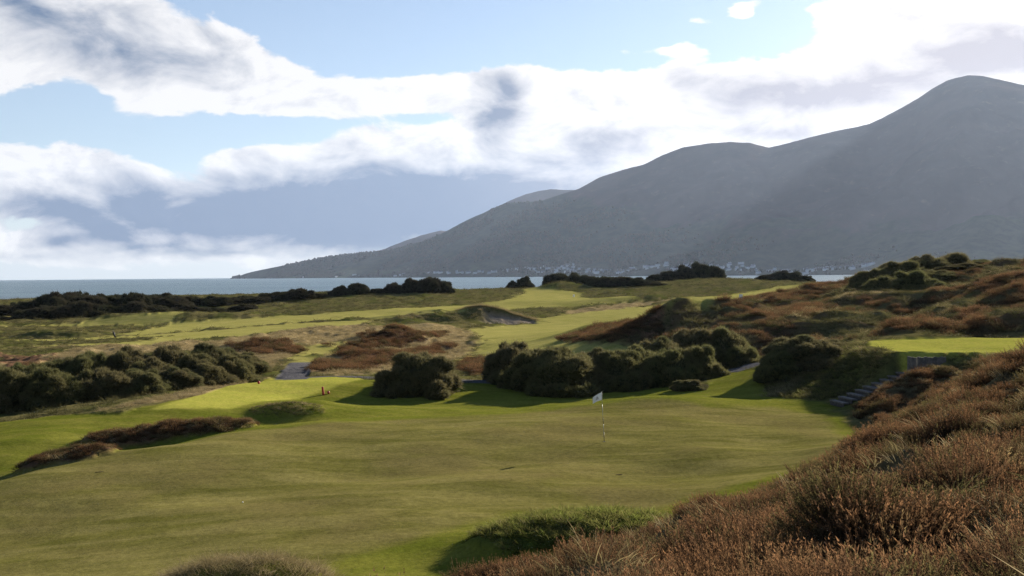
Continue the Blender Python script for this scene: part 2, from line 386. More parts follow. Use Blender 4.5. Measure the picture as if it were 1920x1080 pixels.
def zones(x, y):
    """weights of the ground covers at points x, y"""
    nz = fbm(x * 0.45, y * 0.45, 3, 11); nf = fbm(x * 1.7, y * 1.7, 2, 23); far = np.sqrt(x * x + y * y)
    wob = nz * np.clip(far / 60, 0.25, 3.0) * 0.8 + nf * 0.25
    sm = lambda poly, w, k=1.0: 1 - sstep(-w, w, sdf(poly, x, y) + wob * k)
    o = {}
    o['apron'] = sm(Z_APRON, 0.4, 0.6)
    o['green'] = sm(Z_GREEN, 0.5, 0.35)
    o['tee'] = np.maximum(sm(Z_TEE, 0.25, 0.12), sm(RTEE, 0.2, 0.1))
    f = np.zeros_like(x)
    for q in Z_FAIR: f = np.maximum(f, sm(q, 1.2, 0.9))
    o['fair'] = f
    f = np.zeros_like(x)
    for q in Z_STRAW: f = np.maximum(f, sm(q, 0.8, 1.2))
    o['straw'] = f
    f = np.zeros_like(x)
    for q in Z_HEATH: f = np.maximum(f, sm(q, 0.8, 1.3))
    for (cx, cy, h, a, b, r, pw) in BUMPS[:2]:
        dx, dy = x - cx, y - cy
        p = (dx * math.cos(r) + dy * math.sin(r)) / a; q = (-dx * math.sin(r) + dy * math.cos(r)) / b
        f = np.maximum(f, 1 - sstep(1.05, 1.25, np.sqrt(p * p + q * q) + nf * 0.12))
    o['mound'] = f * 0
    o['heath'] = f
    cx, cy, h, a, b, r, pw = BUMPS[2]
    dx, dy = x - cx, y - cy
    p = (dx * math.cos(r) + dy * math.sin(r)) / a; q = (-dx * math.sin(r) + dy * math.cos(r)) / b
    o['mound'] = 1 - sstep(0.85, 1.05, np.sqrt(p * p + q * q) + nf * 0.1)
    o['bank'] = sm(Z_BANK, 0.3, 0.35)
    o['rdune'] = sm(Z_RDUNE, 2.0, 1.0)
    d = np.full(x.shape, 1e9)
    for i in range(len(PATH_CROSS) - 1):
        (ax, ay), (bx, by) = PATH_CROSS[i], PATH_CROSS[i + 1]
        t = np.clip(((x - ax) * (bx - ax) + (y - ay) * (by - ay)) / ((bx - ax) ** 2 + (by - ay) ** 2), 0, 1)
        d = np.minimum(d, np.hypot(x - ax - (bx - ax) * t, y - ay - (by - ay) * t))
    o['path'] = np.maximum(1 - sstep(1.0, 1.2, d + nf * 0.12), sm(Z_PATH, 0.12, 0.12))
    o['sand'] = bunker(x, y)[1]
    return o
def zfull(x, y, zz=None):
    o = zz or zones(x, y)
    z = zbase(x, y)
    mown = np.clip(o['apron'] * (1 - o['heath']) * (1 - o['mound']) + o['fair'] + o['tee'] + o['path'], 0, 1) * (1 - o['bank'])
    rough = 1 - mown
    r = np.hypot(x, y)
    amp = rough * np.clip(r / 90, 0.35, 1.6)
    z = z + amp * (0.07 * fbm(x * 0.9, y * 0.9, 3, 3) + 0.30 * fbm(x * 0.16, y * 0.16, 2, 5) * np.clip((r - 30) / 60, 0, 1))
    z = z + o['bank'] * (0.26 * fbm(x * 0.45 + y * 0.2, y * 0.4 - x * 0.25, 3, 8))
    z = z + o['rdune'] * (1.25 * fbm(x * 0.075, y * 0.09, 3, 31) + 0.45 * fbm(x * .28, y * .28, 2, 37))
    wx, wy = x + .35 * perlin(x * .9, y * .9, 51), y + .35 * perlin(x * .9, y * .9, 52)
    z = z + o['bank'] * (0.72 * billow(wx, wy, 1.7, 91) - .42)
    z = z + o['rdune'] * (0.75 * billow(wx * .9 + wy * .2, wy, 4.2, 93) - .3)
    z = z + o['mound'] * .16 * billow(x, y, .55, 95)
    z = z + o['heath'] * .22 * billow(wx, wy, 1.3, 97)
    z = z + (1 - o['bank']) * mown * (0.10 * fbm(x * 0.13 + y * .05, y * 0.2, 2, 41) + 0.012 * fbm(x * .9, y * .9, 2, 43))
    z = z - o['sand'] * 0.5
    return z, o

# ------------------------------------------------------------------ tagging helpers
def tag(o, label=None, cat=None, group=None, kind=None):
    if label: o['label'] = label
    if cat: o['category'] = cat
    if group: o['group'] = group
    if kind: o['kind'] = kind
    return o
def mesh_np(name, co, faces, mats, smooth=True, normals=None, fmat=None, attrs=None, parent=None, link=True):
    """one mesh object from numpy vertices and an (n,3|4) face array"""
    co = np.asarray(co, dtype=np.float32); faces = np.asarray(faces, dtype=np.int32)
    me = bpy.data.meshes.new(name)
    k = faces.shape[1]
    me.vertices.add(len(co)); me.vertices.foreach_set('co', co.ravel())
    me.loops.add(faces.size); me.loops.foreach_set('vertex_index', faces.ravel())
    me.polygons.add(len(faces)); me.polygons.foreach_set('loop_start', np.arange(0, faces.size, k, dtype=np.int32))
    me.polygons.foreach_set('loop_total', np.full(len(faces), k, dtype=np.int32))
    if smooth: me.polygons.foreach_set('use_smooth', np.ones(len(faces), bool))
    for m in (mats if isinstance(mats, (list, tuple)) else [mats]): me.materials.append(m)
    if fmat is not None: me.polygons.foreach_set('material_index', np.asarray(fmat, dtype=np.int32))
    for an, av in (attrs or {}).items():
        a = me.attributes.new(an, 'FLOAT', 'POINT'); a.data.foreach_set('value', np.asarray(av, dtype=np.float32))
    me.update(); me.validate()
    if normals is not None: me.normals_split_custom_set_from_vertices(np.asarray(normals, dtype=np.float32))
    ob = bpy.data.objects.new(name, me)
    if link: COL.objects.link(ob)
    if parent: ob.parent = parent
    return ob

# ------------------------------------------------------------------ materials
def new_mat(name):
    m = bpy.data.materials.new(name); m.use_nodes = True
    m.node_tree.nodes.clear()
    return m, NT(m.node_tree)
def simple_mat(name, col, rough=0.6, var=0.15, scale=8.0, bump=0.0, spec=0.3):
    m, t = new_mat(name)
    g = t.n('ShaderNodeNewGeometry')
    tcn = t.n('ShaderNodeTexCoord')
    nz = t.noise(tcn.outputs['Object'], scale, 5.0, 0.6)
    c = t.mix(t.ramp(nz.outputs['Fac'], 0.3, 0.7), tuple(x * (1 - var) for x in col), tuple(min(1, x * (1 + var)) for x in col))
    b = t.n('ShaderNodeBsdfPrincipled'); t.link(c, b.inputs['Base Color'])
    b.inputs['Roughness'].default_value = rough; b.inputs['Specular IOR Level'].default_value = spec
    if bump:
        bp = t.n('ShaderNodeBump'); bp.inputs['Strength'].default_value = bump; t.link(nz.outputs['Fac'], bp.inputs['Height']); t.link(bp.outputs[0], b.inputs['Normal'])
    o = t.n('ShaderNodeOutputMaterial'); t.link(b.outputs[0], o.inputs[0])
    return m
def leaf_mat(name, dark, cols, trans=0.35, patch=0.0):
    """foliage: woody base colour to tip colour along each sprig, varied from plant to plant and patch to patch"""
    m, t = new_mat(name)
    at_ = t.n('ShaderNodeAttribute', attribute_name='tip')
    ar = t.n('ShaderNodeAttribute', attribute_name='rnd')
    oi = t.n('ShaderNodeObjectInfo'); g = t.n('ShaderNodeNewGeometry')
    var = t.math('ADD', t.math('MULTIPLY', ar.outputs['Fac'], 0.55), t.math('MULTIPLY', oi.outputs['Random'], 0.6))
    if patch:
        pn = t.noise(g.outputs['Position'], patch, 3.0, 0.6).outputs['Fac']
        var = t.math('ADD', t.math('MULTIPLY', var, 0.6), t.math('MULTIPLY_ADD', pn, 2.2, -0.85))
    rp = t.n('ShaderNodeValToRGB'); t.link(t.math('FRACT', t.math('ABSOLUTE', var)) if not patch else t.math('MINIMUM', t.math('MAXIMUM', var, 0.0), 1.0), rp.inputs[0])
    while len(rp.color_ramp.elements) < len(cols): rp.color_ramp.elements.new(0.5)
    for i, c_ in enumerate(cols):
        rp.color_ramp.elements[i].position = i / (len(cols) - 1); rp.color_ramp.elements[i].color = (*c_, 1)
    c = t.mix(at_.outputs['Fac'], dark, rp.outputs[0])
    d = t.n('ShaderNodeBsdfDiffuse'); t.link(c, d.inputs[0]); d.inputs['Roughness'].default_value = 0.6
    tr = t.n('ShaderNodeBsdfTranslucent'); t.link(c, tr.inputs[0])
    mx = t.n('ShaderNodeMixShader'); mx.inputs[0].default_value = trans
    t.link(d.outputs[0], mx.inputs[1]); t.link(tr.outputs[0], mx.inputs[2])
    o = t.n('ShaderNodeOutputMaterial'); t.link(mx.outputs[0], o.inputs[0])
    return m
M_HEATH = leaf_mat('heather_leaf', (0.030, 0.021, 0.014), [(0.28, 0.205, 0.095), (0.15, 0.096, 0.048), (0.28, 0.148, 0.072), (0.115, 0.068, 0.040), (0.14, 0.125, 0.048), (0.21, 0.135, 0.070)], 0.42, 0.55)
M_DRY = leaf_mat('dry_grass_blade', (0.12, 0.10, 0.05), [(0.46, 0.38, 0.24), (0.36, 0.28, 0.155), (0.26, 0.205, 0.09), (0.42, 0.35, 0.24)], 0.35)
M_GRASS = leaf_mat('green_grass_blade', (0.035, 0.042, 0.012), [(0.16, 0.21, 0.035), (0.21, 0.235, 0.055), (0.28, 0.24, 0.09), (0.13, 0.175, 0.03)], 0.48)
M_DKGR = leaf_mat('dark_grass_blade', (0.035, 0.038, 0.015), [(0.085, 0.092, 0.036), (0.13, 0.115, 0.05), (0.20, 0.165, 0.085), (0.075, 0.085, 0.034)], 0.35)
M_GORSE = leaf_mat('gorse_leaf', (0.045, 0.044, 0.025), [(0.140, 0.158, 0.060), (0.185, 0.180, 0.074), (0.205, 0.170, 0.088), (0.115, 0.135, 0.054)], 0.33)
M_SCRUB = leaf_mat('scrub_leaf', (0.012, 0.013, 0.009), [(0.085, 0.092, 0.048), (0.11, 0.092, 0.062), (0.095, 0.102, 0.052), (0.125, 0.098, 0.068)], 0.2)
M_BARK = simple_mat('gnarled_bark', (0.07, 0.05, 0.035), 0.9, 0.3, 12)

def ground_mat():
    m, t = new_mat('links_turf')
    g = t.n('ShaderNodeNewGeometry'); pos = g.outputs['Position']
    A = lambda nm: t.n('ShaderNodeAttribute', attribute_name=nm).outputs['Fac']
    n_fine = t.noise(pos, 9.0, 6.0, 0.7).outputs['Fac']
    n_med = t.noise(pos, 1.1, 6.0, 0.65).outputs['Fac']
    n_big = t.noise(pos, 0.16, 5.0, 0.6).outputs['Fac']
    n_str = t.noise(t.vmath('MULTIPLY', pos, (0.25, 0.9, 0.5)), 0.9, 6.0, 0.65, 0.6).outputs['Fac']
    v = lambda f, lo, hi, a, b: t.mix(t.ramp(f, lo, hi), a, b)
    rough = v(n_med, .35, .65, (0.075, 0.068, 0.027), (0.130, 0.110, 0.045))
    rough = t.mix(t.ramp(n_big, .4, .65), rough, (0.070, 0.075, 0.020))
    apron = v(n_str, .35, .68, (0.100, 0.112, 0.015), (0.155, 0.150, 0.028))
    apron = t.mix(t.ramp(n_med, .52, .75, 0, .45), apron, (0.135, 0.115, 0.032))
    green = v(n_str, .30, .70, (0.100, 0.095, 0.022), (0.180, 0.156, 0.052))
    green = t.mix(t.ramp(n_big, .42, .66, 0, .75), green, (0.140, 0.115, 0.042))
    tee = v(n_med, .3, .7, (0.245, 0.250, 0.042), (0.290, 0.270, 0.055))
    fair = v(n_str, .35, .65, (0.215, 0.205, 0.052), (0.300, 0.265, 0.085))
    straw = v(n_med, .35, .68, (0.17, 0.125, 0.058), (0.28, 0.215, 0.11))
    heath = v(n_med, .35, .65, (0.075, 0.045, 0.028), (0.14, 0.08, 0.048))
    bank = v(n_med, .35, .65, (0.050, 0.040, 0.022), (0.13, 0.10, 0.052))
    mound = v(n_med, .35, .65, (0.05, 0.065, 0.012), (0.09, 0.105, 0.025))
    rdune = v(n_big, .38, .62, (0.080, 0.055, 0.032), (0.095, 0.088, 0.038))
    sand = v(n_med, .3, .7, (0.20, 0.160, 0.120), (0.26, 0.212, 0.16))
    path = v(n_fine, .3, .7, (0.075, 0.073, 0.078), (0.115, 0.11, 0.115))
    c = rough
    for nm, cc in (('straw', straw), ('rdune', rdune), ('fair', fair), ('apron', apron), ('green', green), ('tee', tee), ('heath', heath), ('mound', mound), ('bank', bank), ('sand', sand), ('path', path)):
        c = t.mix(A(nm), c, cc)
    n_spk = t.noise(pos, 5.0, 8.0, 0.8).outputs['Fac']
    spk = t.ramp(n_spk, .30, .70, .62, 1.38, smooth=False)
    cc = t.vmath('SCALE', c); t.link(spk, cc.node.inputs['Scale'])
    b = t.n('ShaderNodeBsdfDiffuse'); t.link(cc, b.inputs[0]); b.inputs['Roughness'].default_value = 0.3
    mown = t.math('MAXIMUM', t.math('MAXIMUM', A('green'), A('tee')), t.math('MAXIMUM', A('apron'), A('fair')))
    hgt = t.math('ADD', t.math('MULTIPLY', n_fine, 0.03), t.math('MULTIPLY', t.math('MULTIPLY', n_med, 0.35), t.math('SUBTRACT', 1.0, mown)))
    bp = t.n('ShaderNodeBump'); bp.inputs['Strength'].default_value = 0.6; bp.inputs['Distance'].default_value = 1.0
    t.link(hgt, bp.inputs['Height']); t.link(bp.outputs[0], b.inputs['Normal'])
    o = t.n('ShaderNodeOutputMaterial'); t.link(b.outputs[0], o.inputs[0])
    return m
M_GROUND = ground_mat()

# ------------------------------------------------------------------ terrain: one sheet on a polar grid, cut into its named pieces
def build_terrain():
    deg = np.concatenate([np.arange(-178, -60, 4.0), np.arange(-60, -29, 0.4), np.arange(-29, 29, 0.085), np.arange(29, 60, 0.4), np.arange(60, 182.1, 4.0)])
    th = np.radians(deg)
    rr = np.concatenate([np.exp(np.linspace(math.log(0.6), math.log(5), 36))[:-1], np.exp(np.linspace(math.log(5), math.log(760), 640)), np.linspace(218, 236, 44)]); rr = np.unique(rr)
    T, R = np.meshgrid(th, rr)
    X = R * np.sin(T); Y = R * np.cos(T)
    z, o = zfull(X.ravel(), Y.ravel())
    nc, nr = len(th), len(rr)
    co = np.stack([X.ravel(), Y.ravel(), z], -1)
    i, j = np.meshgrid(np.arange(nr - 1), np.arange(nc - 1), indexing='ij')
    a = (i * nc + j).ravel()
    F = np.stack([a, a + 1, a + nc + 1, a + nc], -1)
    # vertex normals from the grid
    G = co.reshape(nr, nc, 3)
    du = np.gradient(G, axis=1); dv = np.gradient(G, axis=0)
    nn = np.cross(du, dv); nn /= np.linalg.norm(nn, axis=-1, keepdims=True) + 1e-12
    nn[nn[..., 2] < 0] *= -1
    nn = nn.reshape(-1, 3)
    keys = ('straw', 'rdune', 'fair', 'apron', 'green', 'tee', 'heath', 'mound', 'bank', 'sand', 'path')
    cls = np.zeros(len(co), dtype=int)              # 0 ground 1 fairway 2 apron 3 putting green 4 left tee 5 right tee 6 path 7 sand
    cls[o['fair'] > .5] = 1
    cls[o['apron'] > .5] = 2
    cls[(o['green'] > .5)] = 3
    cls[(o['tee'] > .5) & (co[:, 0] < 5)] = 4
    cls[(o['tee'] > .5) & (co[:, 0] > 5)] = 5
    cls[(o['heath'] > .5) | (o['mound'] > .5) | (o['bank'] > .5)] = 0
    cls[o['sand'] > .5] = 7
    cls[o['path'] > .5] = 6
    fc = cls[F].max(1)
    info = {0: ('ground', 'rough links ground with tussocks, heather and dunes around the golf holes'),
            1: ('fairway', 'mown fairway winding between the dunes beyond the bushes'),
            2: ('green_surround', 'bright short grass around the putting green'),
            3: ('putting_green', 'smooth olive putting green with the flag standing in it'),
            4: ('tee_ground', 'flat light green tee with red markers left of the round bush'),
            5: ('tee_ground', 'raised light green tee above the timber wall on the right'),
            6: ('path', 'grey asphalt path passing behind the tee and the bushes'),
            7: ('bunker_sand', 'shaded sand floor of the bunker in the dune')}
    for k, (nm, lb) in info.items():
        f = F[fc == k]
        if not len(f): continue
        idx, inv = np.unique(f, return_inverse=True)
        ob = mesh_np(nm, co[idx], inv.reshape(-1, 4), M_GROUND, normals=nn[idx], attrs={q: o[q][idx] for q in keys})
        tag(ob, lb, {'ground': 'ground', 'fairway': 'fairway', 'green_surround': 'grass', 'putting_green': 'green', 'tee_ground': 'tee', 'path': 'path', 'bunker_sand': 'bunker'}[nm], kind='structure')
build_terrain()

# ------------------------------------------------------------------ sea
SEA_Z = -7.0
def sea_mat():
    m, t = new_mat('sea_water')
    g = t.n('ShaderNodeNewGeometry')
    p = t.vmath('MULTIPLY', g.outputs['Position'], (0.35, 1.0, 1.0))
    n1 = t.noise(p, 0.05, 6.0, 0.6).outputs['Fac']; n2 = t.noise(p, 0.004, 5.0, 0.6).outputs['Fac']
    c = t.mix(t.ramp(n2, .35, .65), (0.045, 0.085, 0.11), (0.075, 0.125, 0.15))
    b = t.n('ShaderNodeBsdfPrincipled'); t.link(c, b.inputs['Base Color']); b.inputs['Roughness'].default_value = 0.32
    b.inputs['IOR'].default_value = 1.33
    bp = t.n('ShaderNodeBump'); bp.inputs['Strength'].default_value = 1.0; bp.inputs['Distance'].default_value = 9.0
    t.link(n1, bp.inputs['Height']); t.link(bp.outputs[0], b.inputs['Normal'])
    o = t.n('ShaderNodeOutputMaterial'); t.link(b.outputs[0], o.inputs[0])
    return m
th = np.linspace(0, 2 * math.pi, 193)[:-1]
rs = [300, 1000, 4000, 17000]
co = np.concatenate([np.stack([r * np.sin(th), r * np.cos(th), np.full_like(th, SEA_Z)], -1) for r in rs])
fs = [(k * 192 + j, k * 192 + (j + 1) % 192, (k + 1) * 192 + (j + 1) % 192, (k + 1) * 192 + j) for k in range(3) for j in range(192)]
tag(mesh_np('sea', co, np.array(fs), sea_mat()), 'grey-blue sea reaching to the horizon behind the dunes', 'sea', kind='structure')

# ------------------------------------------------------------------ mountain and hills across the bay
def mountain_mat(name, forest):
    m, t = new_mat(name)
    g = t.n('ShaderNodeNewGeometry'); pos = g.outputs['Position']
    s = t.n('ShaderNodeSeparateXYZ'); t.link(pos, s.inputs[0])
    n1 = t.noise(pos, 0.0016, 6.0, 0.6).outputs['Fac']; n2 = t.noise(pos, 0.014, 6.0, 0.7).outputs['Fac']
    n3 = t.noise(pos, 0.05, 3.0, 0.6).outputs['Fac']
    moor = t.mix(t.ramp(n1, .35, .65), (0.045, 0.032, 0.034), (0.070, 0.048, 0.045))
    moor = t.mix(t.ramp(n2, .55, .75, 0, .6), moor, (0.12, 0.095, 0.07))
    wood = t.mix(t.ramp(n2, .35, .65), (0.020, 0.030, 0.020), (0.045, 0.055, 0.030))
    wood = t.mix(t.ramp(n3, .45, .75, 0, .25), wood, (0.06, 0.065, 0.035))
    hgt = t.math('ADD', s.outputs[2], t.math('MULTIPLY', t.math('SUBTRACT', n1, 0.5), 700.0))
    x_edge = t.ramp(s.outputs[0], -200.0, 1500.0, 900.0, 260.0)
    up = t.ramp(t.math('SUBTRACT', hgt, x_edge), -60.0, 90.0)
    c = t.mix(up, wood, moor) if forest else moor
    field = t.math('MULTIPLY', t.ramp(n1, .55, .62), t.ramp(s.outputs[2], 20.0, 160.0, .55, 0.0))
    c = t.mix(field, c, (0.10, 0.12, 0.05))
    b = t.n('ShaderNodeBsdfDiffuse'); t.link(c, b.inputs[0])
    o = t.n('ShaderNodeOutputMaterial'); t.link(b.outputs[0], o.inputs[0])
    return m
RIDGE = [(432,521.5),(445,519),(460,513),(480,508),(520,500),(560,492),(600,484),(640,478),(690,473),(725,470),(760,461),(796,452),(835,434),(875,413),(915,395),(946,381),(985,379),(1017,376),
 (1053,364),(1084,355),(1125,332),(1168,318),(1206,309),(1240,292),(1278,277),(1326,269),(1369,266),(1407,268),(1443,277),(1479,268),(1551,249),(1628,233),(1671,213),(1719,186),(1747,167),
 (1776,150),(1815,141),(1843,142),(1886,152),(1920,159),(2050,190),(2250,250),(2600,330),(3300,420),(4400,470)]
_ra = np.array([ang(u, v)[0] for u, v in RIDGE]); _rt = np.array([math.tan(math.asin(ray(u, v).z)) for u, v in RIDGE])
_uu = np.array([u for u, v in RIDGE])
def ridge_tan(a): return np.interp(a, _ra, _rt)
def shore_r(a): return np.interp(a, [ang(u, 500)[0] for u in (430, 520, 700, 1000, 1500, 2500)], [11000, 9600, 8300, 6700, 5600, 4600])
def depth_r(a): return np.interp(a, [ang(u, 500)[0] for u in (430, 480, 600, 800, 1000, 1400, 1800, 2600)], [60, 350, 1100, 2000, 2700, 3300, 3600, 3600])
def mountain_z(a, s):
    """height at azimuth a and fraction s of the way from shore to ridge"""
    r = shore_r(a) + depth_r(a) * s
    rt = ridge_tan(a)
    zr = CAM.z + rt * (shore_r(a) + depth_r(a)) - SEA_Z
    x, y = r * np.sin(a), r * np.cos(a)
    f = np.where(s <= 1, 0.015 * sstep(0, .03, s) + 0.985 * np.power(np.clip(s, 0, 1), 1.35), 1 - (s - 1) * 0.9)
    gul = fbm(x / 900, y / 900, 5, 61) * 0.17 * zr * np.clip(s, 0, 1) * np.clip(1 - s, 0, 1) * 3
    small = fbm(x / 90, y / 90, 3, 71) * np.clip(zr, 0, 250) * 0.012
    z = SEA_Z - 1.5 + zr * f + gul + small + 1.5 * np.clip(s * 20, 0, 1)
    return x, y, z
def build_hill(name, ang0, ang1, na, fz, mat, label):
    aa = np.linspace(ang0, ang1, na); ss = np.concatenate([np.linspace(0, 1, 100), np.linspace(1.03, 1.6, 12)])
    A_, S_ = np.meshgrid(aa, ss)
    x, y, z = fz(A_, S_)
    z = np.maximum(z, SEA_Z - 2)
    nr, nc = A_.shape
    i, j = np.meshgrid(np.arange(nr - 1), np.arange(nc - 1), indexing='ij'); a = (i * nc + j).ravel()
    F = np.stack([a, a + nc, a + nc + 1, a + 1], -1)
    F = F[:, ::-1]
    return tag(mesh_np(name, np.stack([x, y, z], -1).reshape(-1, 3), F, mat), label, 'mountain', kind='structure')
M_MTN = mountain_mat('mountain_moor', True)
build_hill('mountain', _ra[0], _ra[-1], 620, mountain_z, M_MTN, 'long hazy mountain rising from the headland to a cloud-touched summit on the right')
def back_ridge(pts, dist, name, label):
    aa = np.array([ang(u, v)[0] for u, v in pts]); tt = np.array([math.tan(math.asin(ray(u, v).z)) for u, v in pts])
    def fz(a, s):
        r = dist + 900 * s
        x, y = r * np.sin(a), r * np.cos(a)
        zr = CAM.z + np.interp(a, aa, tt) * (dist + 900)
        f = np.where(s <= 1, 0.6 + 0.4 * np.clip(s, 0, 1), 1 - (s - 1) * .8)
        return x, y, zr * f + fbm(x / 80, y / 80, 3, 5) * 3
    build_hill(name, aa[0], aa[-1], 80, fz, M_BACK, label)
M_BACK = mountain_mat('back_hill_moor', False)
back_ridge([(690,475),(717,468),(756,453),(790,441),(827,432),(850,436),(880,440)], 12000, 'hill', 'thin pale hill showing behind the wooded headland slope')
back_ridge([(930,392),(950,379),(968,371),(986,364),(1010,358),(1033,355),(1060,356),(1083,356.5),(1110,362),(1140,375)], 12500, 'hill', 'pale rounded hill showing behind the shoulder of the mountain')

# ------------------------------------------------------------------ haze in the air over the bay
def haze():
    x0, x1, y0, y1, z0, z1 = -17500, 17500, -2000, 17500, -16.0, 1750
    co = [(x, y, z) for z in (z0, z1) for y in (y0, y1) for x in (x0, x1)]
    F = [(0,2,3,1),(4,5,7,6),(0,1,5,4),(2,6,7,3),(0,4,6,2),(1,3,7,5)]
    m, t = new_mat('haze_air')
    vol = t.n('ShaderNodeVolumePrincipled')
    vol.inputs['Color'].default_value = (0.58, 0.72, 1.0, 1); vol.inputs['Density'].default_value = 1.3e-5
    vol.inputs['Anisotropy'].default_value = 0.35
    o = t.n('ShaderNodeOutputMaterial'); t.link(vol.outputs[0], o.inputs['Volume'])
    tag(mesh_np('haze', co, np.array(F), m, smooth=False), 'pale sea haze filling the air over the bay', 'haze', kind='stuff')
haze()

# ------------------------------------------------------------------ plant prototypes (kept out of the scene, placed as instances)
def tri_mesh(name, V, T, mat, tip, rnd):
    return mesh_np(name, V, T, mat, smooth=False, attrs={'tip': tip, 'rnd': rnd}, link=False)
class TB:
    """collects triangles with tip / rnd values"""
    def __init__(s): s.v = []; s.t = []; s.tip = []; s.r = []
    def tri(s, a, b, c, ta, tb, tc_, r):
        n = len(s.v); s.v += [a, b, c]; s.t.append((n, n + 1, n + 2)); s.tip += [ta, tb, tc_]; s.r += [r] * 3
    def blade(s, base, direc, length, width, bend, segs, r, rng, t0=0.0, t1=1.0):
        d = np.array(direc, float); d /= np.linalg.norm(d)
        side = np.cross(d, rng.normal(size=3)); side /= np.linalg.norm(side) + 1e-9
        p = np.array(base, float); prev = None
        for k in range(segs + 1):
            f = k / segs; w = width * (1 - f) ** 0.7
            l, rt = p - side * w / 2, p + side * w / 2
            if prev is not None:
                ta = t0 + (t1 - t0) * (k - 1) / segs; tb = t0 + (t1 - t0) * f
                if k == segs: s.tri(prev[0], prev[1], p, ta, ta, tb, r)
                else:
                    s.tri(prev[0], prev[1], rt, ta, ta, tb, r); s.tri(prev[0], rt, l, ta, tb, tb, r)
            prev = (l, rt)
            d = d + np.array(bend) * (1.0 / segs); d /= np.linalg.norm(d); p = p + d * length / segs
    def obj(s, name, mat):
        return tri_mesh(name, np.array(s.v), np.array(s.t), mat, s.tip, s.r)
def heather_proto(seed):
    rng = np.random.default_rng(seed); b = TB()
    for i in range(110):
        ph = rng.uniform(0, 2 * math.pi); q = math.sqrt(rng.uniform()) * 0.24
        base = np.array([q * math.cos(ph), q * math.sin(ph), rng.uniform(-.03, .03)])
        tilt = q / 0.24 * 0.75 + rng.normal() * 0.18
        d = np.array([math.cos(ph) * math.sin(tilt), math.sin(ph) * math.sin(tilt), math.cos(tilt)])
        L = rng.uniform(.15, .30) * (1.15 - 0.4 * q / 0.24); r = rng.uniform(0, .45)
        b.blade(base, d, L * .95, .005, (0, 0, .1), 1, r, rng, 0, .5)
        side = np.cross(d, [0.3, 0.9, 0.1]); side /= np.linalg.norm(side); up = np.cross(d, side)
        nw = 10
        for k in range(nw):
            f = 0.35 + 0.65 * (k + rng.uniform(0, .6)) / nw
            p = base + d * L * f
            for m in range(2):
                a = rng.uniform(0, 2 * math.pi); o = side * math.cos(a) + up * math.sin(a)
                e = p + o * rng.uniform(.009, .018) + d * rng.uniform(.010, .022)
                wv = np.cross(o, d) * .0035
                b.tri(p - wv, p + wv, e, f * f * .8, f * f * .8, min(1, f * 1.05), r)
    return b.obj('heather_clump', M_HEATH)
def grass_proto(seed, nb, length, spread, width, mat, lean=0.5, segs=3):
    rng = np.random.default_rng(seed); b = TB()
    for i in range(nb):
        ph = rng.uniform(0, 2 * math.pi); q = math.sqrt(rng.uniform()) * spread
        tilt = abs(rng.normal()) * lean * 0.6 + 0.08
        pd = ph + rng.normal() * .6
        d = (math.cos(pd) * math.sin(tilt), math.sin(pd) * math.sin(tilt), math.cos(tilt))
        b.blade((q * math.cos(ph), q * math.sin(ph), -.02), d, length * rng.uniform(.5, 1.1), width * rng.uniform(.7, 1.2),
                (math.cos(pd) * lean, math.sin(pd) * lean, -lean * .6), segs, rng.uniform(0, .5), rng)
    return b.obj('grass_tuft', mat)
def proto_collection(name, objs):
    c = bpy.data.collections.new(name)
    for o in objs: c.objects.link(o)
    return c
PC = {
 'heather': proto_collection('heather_protos', [heather_proto(100 + i) for i in range(5)]),
 'marram': proto_collection('marram_protos', [grass_proto(200 + i, 34, .75, .10, .008, M_DRY, .9, 4) for i in range(3)]),
 'straw': proto_collection('straw_protos', [grass_proto(300 + i, 46, .30, .20, .009, M_DRY, .7) for i in range(4)]),
 'green': proto_collection('green_protos', [grass_proto(400 + i, 52, .24, .16, .010, M_GRASS, .8) for i in range(4)]),
 'dark': proto_collection('dark_protos', [grass_proto(500 + i, 48, .40, .20, .012, M_DKGR, .9) for i in range(4)]),
}
PN = {'heather': 5, 'marram': 3, 'straw': 4, 'green': 4, 'dark': 4}
def scatter_group(key):
    if 'scatter_' + key in bpy.data.node_groups: return bpy.data.node_groups['scatter_' + key]
    ng = bpy.data.node_groups.new('scatter_' + key, 'GeometryNodeTree')
    ng.interface.new_socket('Geometry', in_out='INPUT', socket_type='NodeSocketGeometry')
    ng.interface.new_socket('Geometry', in_out='OUTPUT', socket_type='NodeSocketGeometry')
    gi = ng.nodes.new('NodeGroupInput'); go = ng.nodes.new('NodeGroupOutput')
    ip = ng.nodes.new('GeometryNodeInstanceOnPoints'); ci = ng.nodes.new('GeometryNodeCollectionInfo')
    ci.inputs['Collection'].default_value = PC[key]; ci.inputs['Separate Children'].default_value = True; ci.inputs['Reset Children'].default_value = True
    def na(nm, typ):
        n = ng.nodes.new('GeometryNodeInputNamedAttribute'); n.data_type = typ; n.inputs['Name'].default_value = nm
        return n.outputs['Attribute']
    ng.links.new(gi.outputs[0], ip.inputs['Points']); ng.links.new(ci.outputs[0], ip.inputs['Instance'])
    ip.inputs['Pick Instance'].default_value = True
    ng.links.new(na('idx', 'INT'), ip.inputs['Instance Index'])
    ng.links.new(na('rot', 'FLOAT_VECTOR'), ip.inputs['Rotation'])
    ng.links.new(na('scl', 'FLOAT_VECTOR'), ip.inputs['Scale'])
    ng.links.new(ip.outputs[0], go.inputs[0])
    return ng
